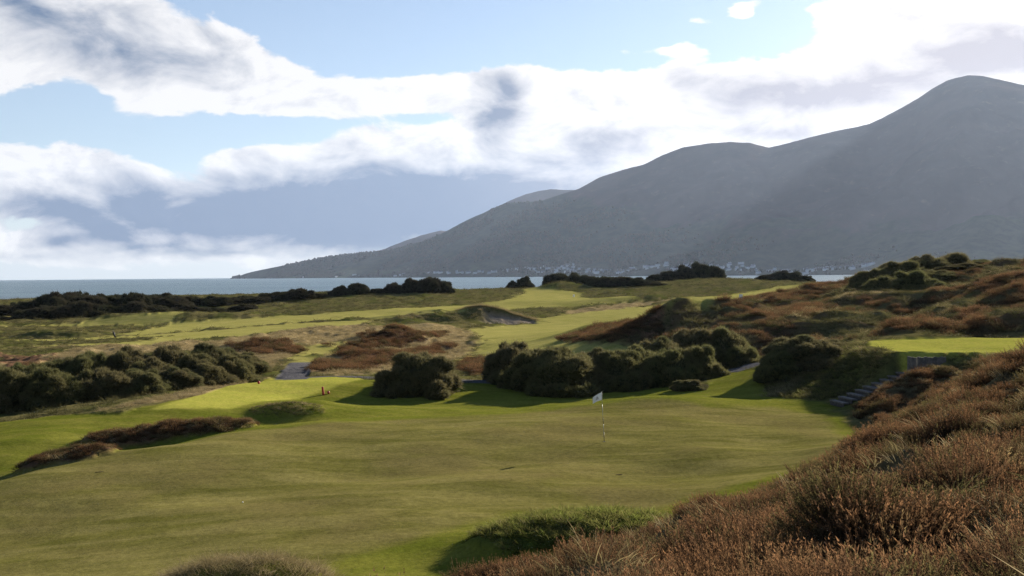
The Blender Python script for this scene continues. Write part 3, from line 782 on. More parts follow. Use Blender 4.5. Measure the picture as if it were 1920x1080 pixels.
def scatter(name, key, pts, scale, label, cat, kind='stuff', group=None, tilt=0.15, origin=None):
    """one object: plants of one kind standing on the ground at pts (n,2)"""
    n = len(pts)
    z, _ = zfull(pts[:, 0].copy(), pts[:, 1].copy())
    co = np.stack([pts[:, 0], pts[:, 1], z], -1)
    org = np.array(origin if origin is not None else [0, 0, 0], float)
    me = bpy.data.meshes.new(name)
    me.vertices.add(n); me.vertices.foreach_set('co', (co - org).astype(np.float32).ravel())
    rot = np.stack([RNG.normal(0, tilt, n), RNG.normal(0, tilt, n), RNG.uniform(0, 2 * math.pi, n)], -1)
    sv = np.asarray(scale) * RNG.uniform(.7, 1.3, n)
    scl = np.stack([sv * RNG.uniform(.9, 1.15, n), sv * RNG.uniform(.9, 1.15, n), sv * RNG.uniform(.75, 1.2, n)], -1)
    for nm, typ, fld, arr in (('rot', 'FLOAT_VECTOR', 'vector', rot), ('scl', 'FLOAT_VECTOR', 'vector', scl)):
        a = me.attributes.new(nm, typ, 'POINT'); a.data.foreach_set(fld, arr.astype(np.float32).ravel())
    a = me.attributes.new('idx', 'INT', 'POINT'); a.data.foreach_set('value', RNG.integers(0, PN[key], n).astype(np.int32))
    ob = bpy.data.objects.new(name, me); COL.objects.link(ob); ob.location = org
    md = ob.modifiers.new('scatter', 'NODES'); md.node_group = scatter_group(key)
    return tag(ob, label, cat, group, kind)
def sample(box, dens, keep):
    """random points in a box (x0,x1,y0,y1) at dens per square metre, thinned by keep(x, y, zones) in 0..1"""
    x0, x1, y0, y1 = box
    n = int((x1 - x0) * (y1 - y0) * dens)
    x = RNG.uniform(x0, x1, n); y = RNG.uniform(y0, y1, n)
    m = np.abs(np.arctan2(x, np.maximum(y, .01))) < math.radians(34)
    m |= (y < 12)
    x, y = x[m], y[m]
    k = keep(x, y, zones(x, y)) > RNG.uniform(0, 1, len(x))
    return np.stack([x[k], y[k]], -1)
in_view = lambda x, y: (np.abs(np.arctan2(x, np.maximum(y, .01))) < math.radians(33)) & (y > 2.2)

# near bank
bk = lambda x, y: billow(x + .35 * perlin(x * .9, y * .9, 51), y + .35 * perlin(x * .9, y * .9, 52), 1.7, 91)
hn = lambda x, y: fbm(x * 0.5 + y * .25, y * 0.42 - x * .2, 3, 77)
pts = sample((-5, 30, 2, 59), 21, lambda x, y, o: (o['bank'] > .5) * in_view(x, y) * np.clip(0.75 + 1.2 * hn(x, y), 0.22, 1) * np.clip(.10 + 2.2 * bk(x, y), 0, 1))
scatter('heather', 'heather', pts, 0.85 + 0.5 * np.clip(hn(pts[:, 0], pts[:, 1]), -.5, 1), 'rusty brown heather covering the near bank on the right', 'heather')
pts = sample((-5, 30, 2, 59), 9.0, lambda x, y, o: (o['bank'] > .5) * in_view(x, y) * np.clip(0.42 - 1.5 * hn(x, y), 0.07, 1))
scatter('dry_grass', 'straw', pts, 0.95, 'bleached dry grass between the heather of the near bank', 'grass')
pts = sample((-5, 30, 2, 59), 6.0, lambda x, y, o: (o['bank'] > .5) * in_view(x, y) * np.clip(fbm(x * .3, y * .3, 2, 99) * 2 - .1, 0, 1))
scatter('grass', 'dark', pts, 0.7, 'green grass tufts growing low in the heather bank', 'grass')
pts = np.array([P(u, v, y)[:2] for u, v, y in ((1700, 855, 17.5), (1725, 862, 17.2), (1672, 850, 18), (1745, 850, 17.8), (1690, 870, 16.8), (1640, 835, 20), (1300, 1000, 14), (1790, 960, 10.5))])
scatter('marram_grass', 'marram', pts, 0.95, 'long pale marram blades arching out of the heather bank', 'grass')
# mounds
def mound_pts(k, dens, lim=0.95, mn=0):
    cx, cy, h, a, b, r, pw = BUMPS[k]
    def keep(x, y, o):
        dx, dy = x - cx, y - cy
        p = (dx * math.cos(r) + dy * math.sin(r)) / a; q = (-dx * math.sin(r) + dy * math.cos(r)) / b
        rr = np.sqrt(p * p + q * q) + .22 * fbm(x * 1.3, y * 1.3, 2, 19); return np.clip((lim - rr) / .12, 0, 1)
    m_ = 1.3 * max(a, b)
    return sample((cx - m_, cx + m_, cy - m_, cy + m_), dens, keep)
def mound_org(k): return (BUMPS[k][0], BUMPS[k][1], zb1(BUMPS[k][0], BUMPS[k][1]) - BUMPS[k][2])
def mound(k, name, key, dens, scale, lim, label, extra=None):
    """a mound: its turf dome and the plants that cover it"""
    cx, cy, h, a, b, r, pw = BUMPS[k]; org = mound_org(k)
    root = bpy.data.objects.new(name, None); COL.objects.link(root); root.location = org; root.empty_display_size = .3
    tag(root, label, 'mound')
    q, f = np.meshgrid(np.linspace(0, 2 * math.pi, 73)[:-1], np.linspace(0.02, 1, 26))
    p_, q_ = np.cos(q) * f * lim * a, np.sin(q) * f * lim * b
    x = cx + p_ * math.cos(r) - q_ * math.sin(r); y = cy + p_ * math.sin(r) + q_ * math.cos(r)
    z, o = zfull(x.ravel(), y.ravel()); z = z + .012 - .10 * (f.ravel() > .999)
    i, j = np.meshgrid(np.arange(25), np.arange(72), indexing='ij')
    F = np.stack([i * 72 + j, (i + 1) * 72 + j, (i + 1) * 72 + (j + 1) % 72, i * 72 + (j + 1) % 72], -1).reshape(-1, 4)
    mesh_np('turf', np.stack([x.ravel(), y.ravel(), z], -1) - np.array(org), F, M_GROUND, attrs={n_: o[n_] for n_ in ('heath', 'mound', 'apron', 'green')}, parent=root)
    lst = [(key, dens, scale)] + (extra or [])
    for (kk, dd, ss_) in lst:
        c = scatter('heather_cover' if kk == 'heather' else 'grass_cover', kk, mound_pts(k, dd, lim * .96), ss_, None, None, 'stuff', origin=org)
        c.location = (0, 0, 0); c.parent = root
mound(0, 'heather_mound', 'heather', 19, .8, 1.25, 'larger brown heather mound, below the tee at the left', [('straw', 20, .85), ('dark', 8, .7)])
mound(1, 'heather_mound', 'heather', 19, .75, 1.22, 'smaller brown heather mound at the left edge of the putting green', [('straw', 20, .8), ('dark', 8, .6)])
mound(2, 'grass_mound', 'green', 55, 1.15, 1.02, 'tufted dark green grass mound beside the near heather bank', [('straw', 5, .7)])
mound(3, 'grass_hummock', 'straw', 14, .7, 1.1, 'small shaggy hummock on the slope below the tee', [('dark', 14, .6)])
mound(4, 'marram_mound', 'marram', 42, .55, .98, 'mound of pale marram grass at the bottom edge of the green', [('straw', 18, .9)])
# heather patches and straw in the middle distance
mh = lambda x, y, o: (o['heath'] > .5) * (y > 75) * (o['path'] < .3)
scatter('heather', 'heather', sample((-50, 30, 76, 175), 3.2, mh), 1.7, 'reddish heather patches on the straw coloured ground beyond the path', 'heather')
ms = lambda x, y, o: (o['straw'] > .5) * (o['heath'] < .4) * (o['path'] < .2) * (o['fair'] < .5) * (o['apron'] < .5) * (o['tee'] < .3)
scatter('fescue_grass', 'straw', sample((-75, 25, 76, 200), 2.2, lambda x, y, o: ms(x, y, o) * (y < 130) + ms(x, y, o) * (y >= 130) * .5), 1.5, 'straw coloured fescue grass beyond the tee and the path', 'grass')
scatter('fescue_grass', 'straw', sample((-25, 25, 52, 76), 9, ms), 0.9, 'pale grass fringe along the back of the putting green and tee', 'grass')
# right hand dunes
rd = lambda x, y: fbm(x * 0.09, y * 0.09, 3, 131)
def on_rd(x, y, o): return (o['rdune'] > .5) * (o['tee'] < .2) * (o['fair'] < .4) * (o['bank'] < .5)
scatter('heather', 'heather', sample((8, 85, 66, 175), 2.6, lambda x, y, o: on_rd(x, y, o) * np.clip(.45 + 2.2 * rd(x, y), 0, 1)), 1.8, 'dark brown heather over the dunes behind the raised tee', 'heather')
scatter('dune_grass', 'dark', sample((8, 85, 66, 200), 2.2, lambda x, y, o: on_rd(x, y, o) * np.clip(.55 - 2.2 * rd(x, y), 0, 1)), 1.5, 'dull green grass in the hollows of the right hand dunes', 'grass')
scatter('dune_grass', 'straw', sample((8, 85, 66, 200), 1.6, lambda x, y, o: on_rd(x, y, o) * np.clip(fbm(x * .07, y * .07, 2, 171) * 2.4 - .1, 0, 1)), 1.6, 'dry golden grass on the crests of the right hand dunes', 'grass')
# slope under the raised tee, rims
Z_SLOPE = [(15.4,64),(17.4,60.6),(19,60.2),(21.4,60.4),(21.4,62),(21.4,66),(22.9,70.6),(24,74),(19,74),(16.2,70)]
scatter('slope_grass', 'dark', sample((15, 25, 59, 75), 14, lambda x, y, o: (sdf(Z_SLOPE, x, y) < 0) * (o['tee'] < .3)), 0.95, 'long dark grass on the slope between the gorse and the raised tee', 'grass')
scatter('slope_grass', 'straw', sample((15, 26, 59, 75), 7, lambda x, y, o: (np.abs(sdf(RTEE, x, y) - .9) < .5) * (x < 24) * (y > 60.5)), 0.95, 'bleached grass along the rim of the raised tee', 'grass')
crest = np.array([(*at(u_ + RNG.normal() * 4, np.interp(u_, [1430, 1500, 1600, 1690], [103, 101.5, 118, 127]) + RNG.normal() * .9),) for u_ in np.repeat(np.linspace(1430, 1700, 130), 5)])
scatter('dune_grass', 'straw', crest, 1.7, 'bright dry grass along the crest of the heather dune', 'grass')
edge = np.array([(np.interp(f, [0, .5, 1], [15.6, 17.0, 20.6]) + RNG.normal() * .35, np.interp(f, [0, .5, 1], [64.0, 66.8, 69.6]) + RNG.normal() * .35) for f in RNG.uniform(0, 1, 420)])
scatter('slope_grass', 'green', sample((15, 25, 59, 75), 9, lambda x, y, o: (sdf(Z_SLOPE, x, y) < 0) * (o['tee'] < .3)), 1.2, 'fresh green grass among the long grass of the tee slope', 'grass')
scatter('slope_grass', 'straw', edge, 1.0, 'sunlit straw grass on the left edge of the tee slope', 'grass')
scatter('slope_grass', 'marram', sample((23.2, 29, 57.2, 59.3), 5, lambda x, y, o: (o['tee'] < .3) * 1.0), .75, 'pale long grass hanging over the end of the timber wall', 'grass')
scatter('slope_grass', 'dark', sample((22.0, 32, 56.6, 59.6), 12, lambda x, y, o: (o['tee'] < .3) * 1.0), .8, 'dull grass at the foot of the raised tee front', 'grass')
lip = np.array([(x_, 229.9 + RNG.normal() * .35) for x_ in np.repeat(np.linspace(SX0 - 5, SX1 + .8, 80), 4)])
scatter('marram_grass', 'marram', lip, 1.35, 'ragged marram fringe on the lip of the distant bunker', 'grass')
scatter('marram_grass', 'straw', sample((-24, 6, 214, 245), 1.0, lambda x, y, o: (o['sand'] < .3) * (o['fair'] < .5) * (bumps(x, y) + bunker(x, y)[0] > .45)), 2.0, 'shaggy marram on the dune around the distant bunker', 'grass')
# general rough
def on_rough(x, y, o): return (np.maximum.reduce([o['apron'], o['fair'], o['tee'], o['path'], o['bank'], o['rdune'], o['straw'], o['heath'], o['sand']]) < .4) * 1.0
scatter('rough_grass', 'dark', sample((-110, 60, 60, 200), 0.7, lambda x, y, o: on_rough(x, y, o)), 1.2, 'olive rough grass between the fairways', 'grass')
scatter('rough_grass', 'dark', sample((-230, 200, 200, 440), 0.16, lambda x, y, o: on_rough(x, y, o) * .8), 2.4, 'dull green rough on the far dunes before the sea', 'grass')

# ------------------------------------------------------------------ gorse and scrub bushes
def sphere_dirs(n, rng):
    v = rng.normal(size=(n, 3)); return v / np.linalg.norm(v, axis=1, keepdims=True)
_ico = None
def low_sphere():
    global _ico
    if _ico is None:
        V = []; Fc = []
        for i in range(1, 5):
            for j in range(8):
                a = math.pi * i / 5; b = 2 * math.pi * j / 8
                V.append((math.sin(a) * math.cos(b), math.sin(a) * math.sin(b), math.cos(a)))
        V += [(0, 0, 1), (0, 0, -1)]
        for i in range(3):
            for j in range(8):
                p, q = i * 8 + j, i * 8 + (j + 1) % 8
                Fc += [(p, p + 8, q + 8), (p, q + 8, q)]
        for j in range(8): Fc += [(32, j, (j + 1) % 8), (33, 24 + (j + 1) % 8, 24 + j)]
        _ico = (np.array(V), np.array(Fc))
    return _ico
def crown_mesh(name, seed, mat, nl, nt, blade, bw, nb, lob=(.16, .32)):
    """lumpy dome of radius and height about 1, covered in spiky sprigs"""
    rng = np.random.default_rng(seed)
    cs, rs_ = [], []
    sub = [(0.0, 0.0, .82, 1.0)]
    for i in range(5):
        a_ = i * 1.2566 + rng.normal() * .4; q_ = rng.uniform(.34, .60)
        sub.append((q_ * math.cos(a_), q_ * math.sin(a_), rng.uniform(.34, .50), rng.uniform(.55, 1.0) * (1.22 - q_)))
    for i in range(nl):
        sx, sy, sr, sh = sub[0] if i < nl * .4 else sub[1 + i % 5]
        ph = rng.uniform(0, 2 * math.pi); e = math.asin(rng.uniform(0.02, 1.0)); r = rng.uniform(*lob)
        R = (1 - r * .8) * rng.uniform(.74, 1.10)
        cs.append((sx + sr * R * math.cos(e) * math.cos(ph), sy + sr * R * math.cos(e) * math.sin(ph), max(.05, sh * R * math.sin(e)))); rs_.append(r)
    cs.append((0, 0, .3)); rs_.append(.62)
    cs = np.array(cs); rs_ = np.array(rs_)
    V, T, tip, rn = [], [], [], []; n0 = 0
    sv, sf = low_sphere()
    for c, r in zip(cs, rs_):
        jit = 1 + rng.normal(0, .06, (len(sv), 1))
        v = sv * r * .84 * jit + c; v[:, 2] = np.maximum(v[:, 2], -.04)
        V.append(v); T.append(sf + n0); n0 += len(v); tip.append(np.full(len(v), .10)); rn.append(np.full(len(v), .2))
    w = rs_ ** 2; w[-1] *= .5; w /= w.sum()
    li = rng.choice(len(cs), nt, p=w); d = sphere_dirs(nt, rng); d[:, 2] = np.abs(d[:, 2]) * np.where(rng.uniform(size=nt) < .8, 1, -1)
    p = cs[li] + d * rs_[li][:, None] * rng.uniform(.86, 1.0, (nt, 1))
    dist = np.linalg.norm(p[:, None] - cs[None], axis=-1) / rs_[None]
    ok = (dist.min(1) > .82) & (p[:, 2] > 0.0)
    p, d, li = p[ok], d[ok], li[ok]
    lr = rng.uniform(0, .5, len(cs))
    out = p / (np.linalg.norm(p, axis=1, keepdims=True) + 1e-6)
    ax = d * .6 + out * .5 + np.array([0, 0, .35]); ax /= np.linalg.norm(ax, axis=1, keepdims=True)
    m = len(p)
    for k in range(nb):
        dd = ax + rng.normal(0, .42, (m, 3)); dd /= np.linalg.norm(dd, axis=1, keepdims=True)
        sd = np.cross(dd, rng.normal(size=(m, 3))); sd /= np.linalg.norm(sd, axis=1, keepdims=True) + 1e-9
        L = blade * rng.uniform(.5, 1.2, (m, 1)) * np.where(rng.uniform(size=(m, 1)) < .05, 1.9, 1.0)
        b0 = p - dd * L * .15
        V.append(np.stack([b0 - sd * bw, b0 + sd * bw, p + dd * L], 1).reshape(-1, 3))
        T.append(np.arange(3 * m).reshape(-1, 3) + n0); n0 += 3 * m
        t1 = rng.uniform(.55, 1.0, m)
        tip.append(np.stack([t1 * .3, t1 * .3, t1], 1).ravel()); rn.append(np.repeat(lr[li] + rng.uniform(0, .3, m), 3))
    ob = mesh_np(name, np.concatenate(V), np.concatenate(T), mat, smooth=False, attrs={'tip': np.concatenate(tip), 'rnd': np.concatenate(rn)}, link=False)
    return ob.data
def stems_mesh(seed):
    rng = np.random.default_rng(seed); V, T = [], []
    for k in range(6):
        a = rng.uniform(0, 2 * math.pi); p = np.array([.12 * math.cos(a), .12 * math.sin(a), -.05]); r = .045
        d = np.array([math.cos(a) * .6, math.sin(a) * .6, 1.0])
        ring = None
        for s_ in range(4):
            n0 = len(V)
            for j in range(5):
                b = 2 * math.pi * j / 5; V.append(p + np.array([math.cos(b) * r, math.sin(b) * r, 0]))
            if ring is not None:
                for j in range(5):
                    T += [(ring + j, ring + (j + 1) % 5, n0 + (j + 1) % 5), (ring + j, n0 + (j + 1) % 5, n0 + j)]
            ring = n0; d = d + rng.normal(0, .25, 3); d[2] = abs(d[2]) + .2; p = p + d / np.linalg.norm(d) * .2; r *= .75
    return mesh_np('stem', np.array(V), np.array(T), M_BARK, link=False).data
GORSE = [crown_mesh('gorse_crown', 10 + i, M_GORSE, 110, 20000, .085, .0070, 6, (.08, .22)) for i in range(5)]
SCRUB = [crown_mesh('scrub_crown', 40 + i, M_SCRUB, 64, 6500, .11, .014, 5, (.10, .28)) for i in range(4)]
STEMS = [stems_mesh(70 + i) for i in range(3)]
_bn = [0]; LASTB = [None]
def bush(name, u, y, w, top, label, group=None, crowns=GORSE, cat='bush', sink=0.15, hmin=0.8):
    x, yy = at(u, y)
    g = float(zfull(np.array([x]), np.array([yy]))[0][0])
    h = max(hmin, P(u, top, y).z - g + sink)
    i = _bn[0]; _bn[0] += 1
    r = bpy.data.objects.new(name, None); COL.objects.link(r)
    r.location = (x, yy, g - sink); r.rotation_euler.z = (i * 2.399) % 6.283; r.scale = (w / 2 * 1.12, w / 2 * 1.08 * (0.92 + .16 * ((i * 7) % 5) / 5), h)
    r.empty_display_size = .2
    c = bpy.data.objects.new('crown', crowns[i % len(crowns)]); COL.objects.link(c); c.parent = r
    s = bpy.data.objects.new('stem', STEMS[i % 3]); COL.objects.link(s); s.parent = r
    tag(r, label, cat, group); LASTB[0] = r
    return r
bush('gorse_bush', 788, 71.5, 5.7, 662, 'lone round dark gorse bush casting a shadow beside the tee')
ORD = ['first', 'second', 'third', 'fourth', 'fifth', 'sixth', 'seventh', 'eighth', 'ninth', 'tenth', 'eleventh', 'twelfth', 'thirteenth', 'fourteenth', 'fifteenth', 'sixteenth', 'seventeenth', 'eighteenth', 'nineteenth', 'twentieth'] + ['twenty-' + q for q in ('first', 'second', 'third', 'fourth', 'fifth', 'sixth', 'seventh', 'eighth', 'ninth')]
def order_labels(objs, text):
    for i, o in enumerate(sorted(objs, key=lambda o: o.location.x / o.location.y)): o['label'] = text % ORD[i]
GL = []; GM = []; GR = []; SF = []; SB = []; S3 = []; S4 = []; S5 = []; S6 = []; S7 = []
gl = 'dark green gorse bush in the thicket at the left behind the tee'
for (u, y, w, t) in ((-70,66,5,695),(15,67,5.0,694),(100,68,5.0,692),(185,69.5,4.8,690),(262,71,4.6,694),(330,73.5,4.4,690),(392,77,4.2,684),(440,80,4.2,668),
                     (60,74,4.8,682),(160,77,5.0,662),(240,79,5.2,652),(320,81,5.2,653),(400,84,5.4,646),(458,86,4.2,660),(110,78,4.6,672),(285,75,4.6,672),(370,78.5,4.4,668)):
    GL.append(bush('gorse_bush', u, y, w, t, gl, 'gorse bushes of the left thicket'))
bush('gorse_bush', 40, 88, 2.8, 682, 'small gorse bush apart at the left edge above the thicket')
gm = 'dark gorse bush in the row along the back of the putting green'
for (u, y, w, t) in ((965,79,5.2,640),(1008,75,5.4,652),(1120,76,5.4,655),(1165,75,5.9,662),(1205,77,5.4,652),(1255,75,5.0,655),
                     (1300,76,4.4,648),(1240,80,5.0,634),(1300,83,5.6,622)):
    GM.append(bush('gorse_bush', u, y, w, t, gm, 'gorse bushes behind the putting green'))
bush('gorse_bush', 1052, 73.5, 6.8, 657, 'biggest rounded gorse bush behind the flag')
bush('gorse_bush', 1352, 84, 6.4, 613, 'tall gorse bush at the right end of the row, next to the gap')
bush('gorse_bush', 1290, 70, 2.5, 715, 'low pale shrub at the foot of the gorse row')
bush('gorse_bush', 1503, 70, 5.8, 630, 'broad gorse bush between the grass gap and the raised tee')
bush('gorse_bush', 1458, 68.5, 3.4, 662, 'smaller gorse bush leaning out over the grass gap')
bush('gorse_bush', 1556, 73, 3.8, 644, 'gorse bush tucked behind the slope of the raised tee')
gr = 'gorse bush in the clump crowning the dune at the right skyline'
for (u, y, w, t) in ((1645,140,7.5,503),(1690,142,8.5,490),(1735,146,9.0,479),(1785,148,9.0,478),(1832,150,7.0,487),(1665,132,7.5,517),(1715,130,8.0,508),(1765,133,8.0,507),(1812,136,7.0,512)):
    GR.append(bush('gorse_bush', u, y, w, t, gr, 'gorse bushes on the right skyline dune'))
for (u, t) in ((1560,548),(1592,541)):
    bush('gorse_bush', u, 128, 3.2, t, 'low gorse bush on the dune slope, ' + ('left' if u < 1570 else 'right') + ' one of the pair below the skyline clump', 'low gorse on the dune slope')
# wind-shaped scrub along the shore
sl = 'dark wind-shaped scrub bush in the thicket along the sea at left'
top = lambda u, pts: float(np.interp(u, [p[0] for p in pts], [p[1] for p in pts]))
TL = [(-80,580),(0,573),(60,562),(100,549),(160,545),(200,553),(260,547),(340,554),(420,556),(480,553),(530,546),(565,540),(600,548),(625,560)]
for k, u in enumerate(range(-60, 622, 26)):
    y = 285 + max(u, 0) / 600 * 55
    bush('scrub_bush', u, y + (k % 3) * 4, 9.5 + (k % 4), top(u, TL) + (k % 2) * 3, sl, 'shore scrub at left', SCRUB); SB.append(LASTB[0])
for k, u in enumerate(range(-50, 480, 34)):
    y = 270 + max(u, 0) / 600 * 45
    bush('scrub_bush', u, y, 8.5 + (k % 3), top(u, TL) + 17 + (k % 3) * 4, sl, 'shore scrub at left', SCRUB); SF.append(LASTB[0])
for u, y, w, t in ((640,350,7,536),(672,352,8,530),(712,354,7,540),(740,355,8,531),(775,356,9,523),(808,357,10,519),(832,358,7,525)):
    bush('scrub_bush', u, y, w, t, 'dark scrub bush on the dune against the water, left of the bay', 'scrub on the middle shore dune', SCRUB); S3.append(LASTB[0])
for u, y, w, t in ((962,398,6,527),(985,400,7,519)):
    bush('scrub_bush', u, y, w, t, 'small scrub bush leaning on the dune left of the far tee', 'scrub beside the far tee', SCRUB); S4.append(LASTB[0])
for u, y, w, t in ((1035,398,8,514),(1052,398,10,510),(1080,392,11,513),(1105,384,12,517),(1135,378,12,518),(1165,376,12,517),(1195,374,12,521),(1224,372,11,529)):
    bush('scrub_bush', u, y, w, t, 'dark scrub bush in the belt right of the far tee', 'scrub belt right of the far tee', SCRUB); S5.append(LASTB[0])
for u, y, w, t in ((1232,408,9,514),(1258,408,11,506),(1285,409,11,499),(1312,410,11,493),(1338,410,9,498)):
    bush('scrub_bush', u, y, w, t, 'scrub bush on top of the far dune in front of the town', 'scrub on the far dune', SCRUB); S6.append(LASTB[0])
for u, y, w, t in ((1440,392,9,514),(1466,392,10,508),(1490,390,9,510),(1512,388,7,516)):
    bush('scrub_bush', u, y, w, t, 'scrub bush on the low dune before the beach', 'scrub before the beach', SCRUB); S7.append(LASTB[0])

order_labels(GL[:8], 'gorse bush in the front row of the left thicket, %s from the left')
order_labels(GL[8:], 'gorse bush in the back of the left thicket, %s from the left')
order_labels(GM, 'gorse bush in the row behind the putting green, %s from the left')
order_labels(GR[:5], 'gorse bush crowning the right skyline dune, upper row, %s from the left')
order_labels(GR[5:], 'gorse bush on the right skyline dune, lower row, %s from the left')
order_labels(SB, 'dark scrub bush along the sea at left, rear row, %s from the left')
order_labels(SF, 'dark scrub bush along the sea at left, front row, %s from the left')
order_labels(S3, 'scrub bush on the dune against the bay, %s from the left')
order_labels(S4, 'small scrub bush left of the far tee, %s from the left')
order_labels(S5, 'scrub bush in the belt right of the far tee, %s from the left')
order_labels(S6, 'scrub bush topping the far dune before the town, %s from the left')
order_labels(S7, 'scrub bush on the low dune before the beach, %s from the left')

# ------------------------------------------------------------------ town and woods under the mountain
def house_mesh(k):
    rng = np.random.default_rng(900 + k)
    w, d, h, r = rng.uniform(11, 34), rng.uniform(9, 12), rng.uniform(7, 12), rng.uniform(3, 5)
    V = [(-w/2,-d/2,-6),(w/2,-d/2,-6),(w/2,d/2,-6),(-w/2,d/2,-6),(-w/2,-d/2,h),(w/2,-d/2,h),(w/2,d/2,h),(-w/2,d/2,h),(-w/2,0,h+r),(w/2,0,h+r)]
    Fq = [(0,1,5,4),(1,2,6,5),(2,3,7,6),(3,0,4,7),(4,5,9,8),(6,7,8,9),(5,6,9,9),(7,4,8,8)]
    me = bpy.data.meshes.new('house_wall')
    V2 = V + [(w*.25,-.6,h+r-1),(w*.25+1.2,-.6,h+r-1),(w*.25+1.2,.6,h+r-1),(w*.25,.6,h+r-1),(w*.25,-.6,h+r+1.8),(w*.25+1.2,-.6,h+r+1.8),(w*.25+1.2,.6,h+r+1.8),(w*.25,.6,h+r+1.8)]
    fc = [f if f[2] != f[3] else f[:3] for f in Fq] + [(10,11,15,14),(11,12,16,15),(12,13,17,16),(13,10,14,17),(14,15,16,17)]
    me.from_pydata(V2, [], fc)
    for m in (M_WHITE, M_SLATE): me.materials.append(m)
    for i, p in enumerate(me.polygons): p.material_index = 1 if i in (4, 5) else 0
    return me
M_WHITE = simple_mat('white_render', (0.54, 0.55, 0.57), 0.9, 0.06, 0.2, spec=0.0)
M_SLATE = simple_mat('roof_slate', (0.12, 0.12, 0.14), 0.9, 0.2, 0.3, spec=0.0)
HM = [house_mesh(k) for k in range(9)]
rng = np.random.default_rng(55)
town = []
for (u0, u1, s0, s1, n) in ((800, 880, .085, .11, 16), (885, 1000, .075, .12, 22), (1000, 1100, .05, .12, 34), (1100, 1240, .03, .10, 34), (1240, 1440, .02, .10, 46), (1440, 1640, .01, .085, 56), (560, 790, .08, .2, 8)):
    for i in range(n):
        town.append((rng.uniform(u0, u1), s0 + (s1 - s0) * round(rng.uniform(0, 4)) / 4 + rng.normal() * .0018))
for i, (u, s) in enumerate(town):
    a = np.array([ang(u, 500)[0]]); x, y, z = mountain_z(a, np.array([max(.012, s)]))
    o = bpy.data.objects.new('town_house', HM[i % 9]); COL.objects.link(o)
    o.location = (x[0], y[0], z[0]); o.rotation_euler.z = -a[0] + rng.normal() * .25
    tag(o, 'tiny white house of the seaside town under the mountain', 'house', 'houses of the seaside town')
def tree_proto(seed, conifer):
    rng = np.random.default_rng(seed); sv, sf = low_sphere()
    v = sv * (1 + rng.normal(0, .14, (len(sv), 1)))
    if conifer: v = v * np.array([.34, .34, .62]); v[:, :2] *= (1.15 - v[:, 2:3])
    else: v = v * np.array([.55, .55, .5])
    v[:, 2] += .45
    return mesh_np('tree_crown', v, sf, M_SCRUB, smooth=False, attrs={'tip': rng.uniform(.3, .8, len(v)), 'rnd': np.full(len(v), .1)}, link=False)
PC['tree'] = proto_collection('tree_protos', [tree_proto(800 + i, i % 2) for i in range(4)]); PN['tree'] = 4
n = 30000
uu = np.concatenate([RNG.uniform(436, 1920, n), RNG.uniform(900, 1640, 1500)]); ss = np.concatenate([RNG.uniform(.02, 1.0, n) ** .8, RNG.uniform(.0, .16, 1500)])
aa = np.interp(uu, _uu, _ra); x, y, z = mountain_z(aa, ss)
lim = np.interp(uu, [436, 1000, 1085, 1200, 1400, 1920], [1.1, 1.1, .80, .40, .12, .0]) + .25 * fbm(x / 700, y / 700, 3, 14)
keepm = (fbm(x / 500, y / 500, 3, 12) > -.22) & (ss < lim + RNG.normal(0, .05, len(x)))
x, y, z = x[keepm], y[keepm], z[keepm]
me = bpy.data.meshes.new('woodland'); me.vertices.add(len(x)); me.vertices.foreach_set('co', np.stack([x, y, z], -1).astype(np.float32).ravel())
sv = RNG.uniform(8, 17, len(x))
for nm, arr in (('rot', np.stack([sv * 0, sv * 0, RNG.uniform(0, 6.28, len(x))], -1)), ('scl', np.stack([sv, sv, sv * RNG.uniform(.8, 1.2, len(x))], -1))):
    a = me.attributes.new(nm, 'FLOAT_VECTOR', 'POINT'); a.data.foreach_set('vector', arr.astype(np.float32).ravel())
a = me.attributes.new('idx', 'INT', 'POINT'); a.data.foreach_set('value', RNG.integers(0, 4, len(x)).astype(np.int32))
ob = bpy.data.objects.new('woodland', me); COL.objects.link(ob)
ob.modifiers.new('scatter', 'NODES').node_group = scatter_group('tree')
tag(ob, 'dark woods over the headland and the foot of the mountain', 'woodland', kind='stuff')

# ------------------------------------------------------------------ built objects
import bmesh
def bm_obj(name, bm, mat, parent=None, bevel=0.0, smooth=False):
    if bevel: bmesh.ops.bevel(bm, geom=list(bm.edges), offset=bevel, segments=2, affect='EDGES')
    bmesh.ops.recalc_face_normals(bm, faces=bm.faces)
    me = bpy.data.meshes.new(name); bm.to_mesh(me); bm.free()
    if smooth:
        for p in me.polygons: p.use_smooth = True
    me.materials.append(mat)
    o = bpy.data.objects.new(name, me); COL.objects.link(o)
    if parent: o.parent = parent
    return o
def box(bm, c, s, rot=None):
    m = Matrix.Translation(c) @ (rot.to_4x4() if rot else Matrix.Identity(4)) @ Matrix.Diagonal((*s, 1))
    bmesh.ops.create_cube(bm, size=1.0, matrix=m)
def cyl(bm, p, q, r0, r1=None, seg=16):
    p, q = Vector(p), Vector(q); d = q - p
    m = Matrix.Translation((p + q) / 2) @ d.to_track_quat('Z', 'Y').to_matrix().to_4x4()
    bmesh.ops.create_cone(bm, cap_ends=True, segments=seg, radius1=r0, radius2=r0 if r1 is None else r1, depth=d.length, matrix=m)
def ball(bm, c, r, s=(1, 1, 1), seg=16):
    bmesh.ops.create_uvsphere(bm, u_segments=seg, v_segments=seg // 2, radius=r, matrix=Matrix.Translation(c) @ Matrix.Diagonal((*s, 1)))
def gz(x, y): return float(zfull(np.array([float(x)]), np.array([float(y)]))[0][0])
def empty(name, loc, rz=0.0):
    o = bpy.data.objects.new(name, None); COL.objects.link(o); o.location = loc; o.rotation_euler.z = rz; o.empty_display_size = .2
    return o
M_FLAGW = simple_mat('white_flag_cloth', (0.80, 0.80, 0.80), 0.8, 0.04, 6)
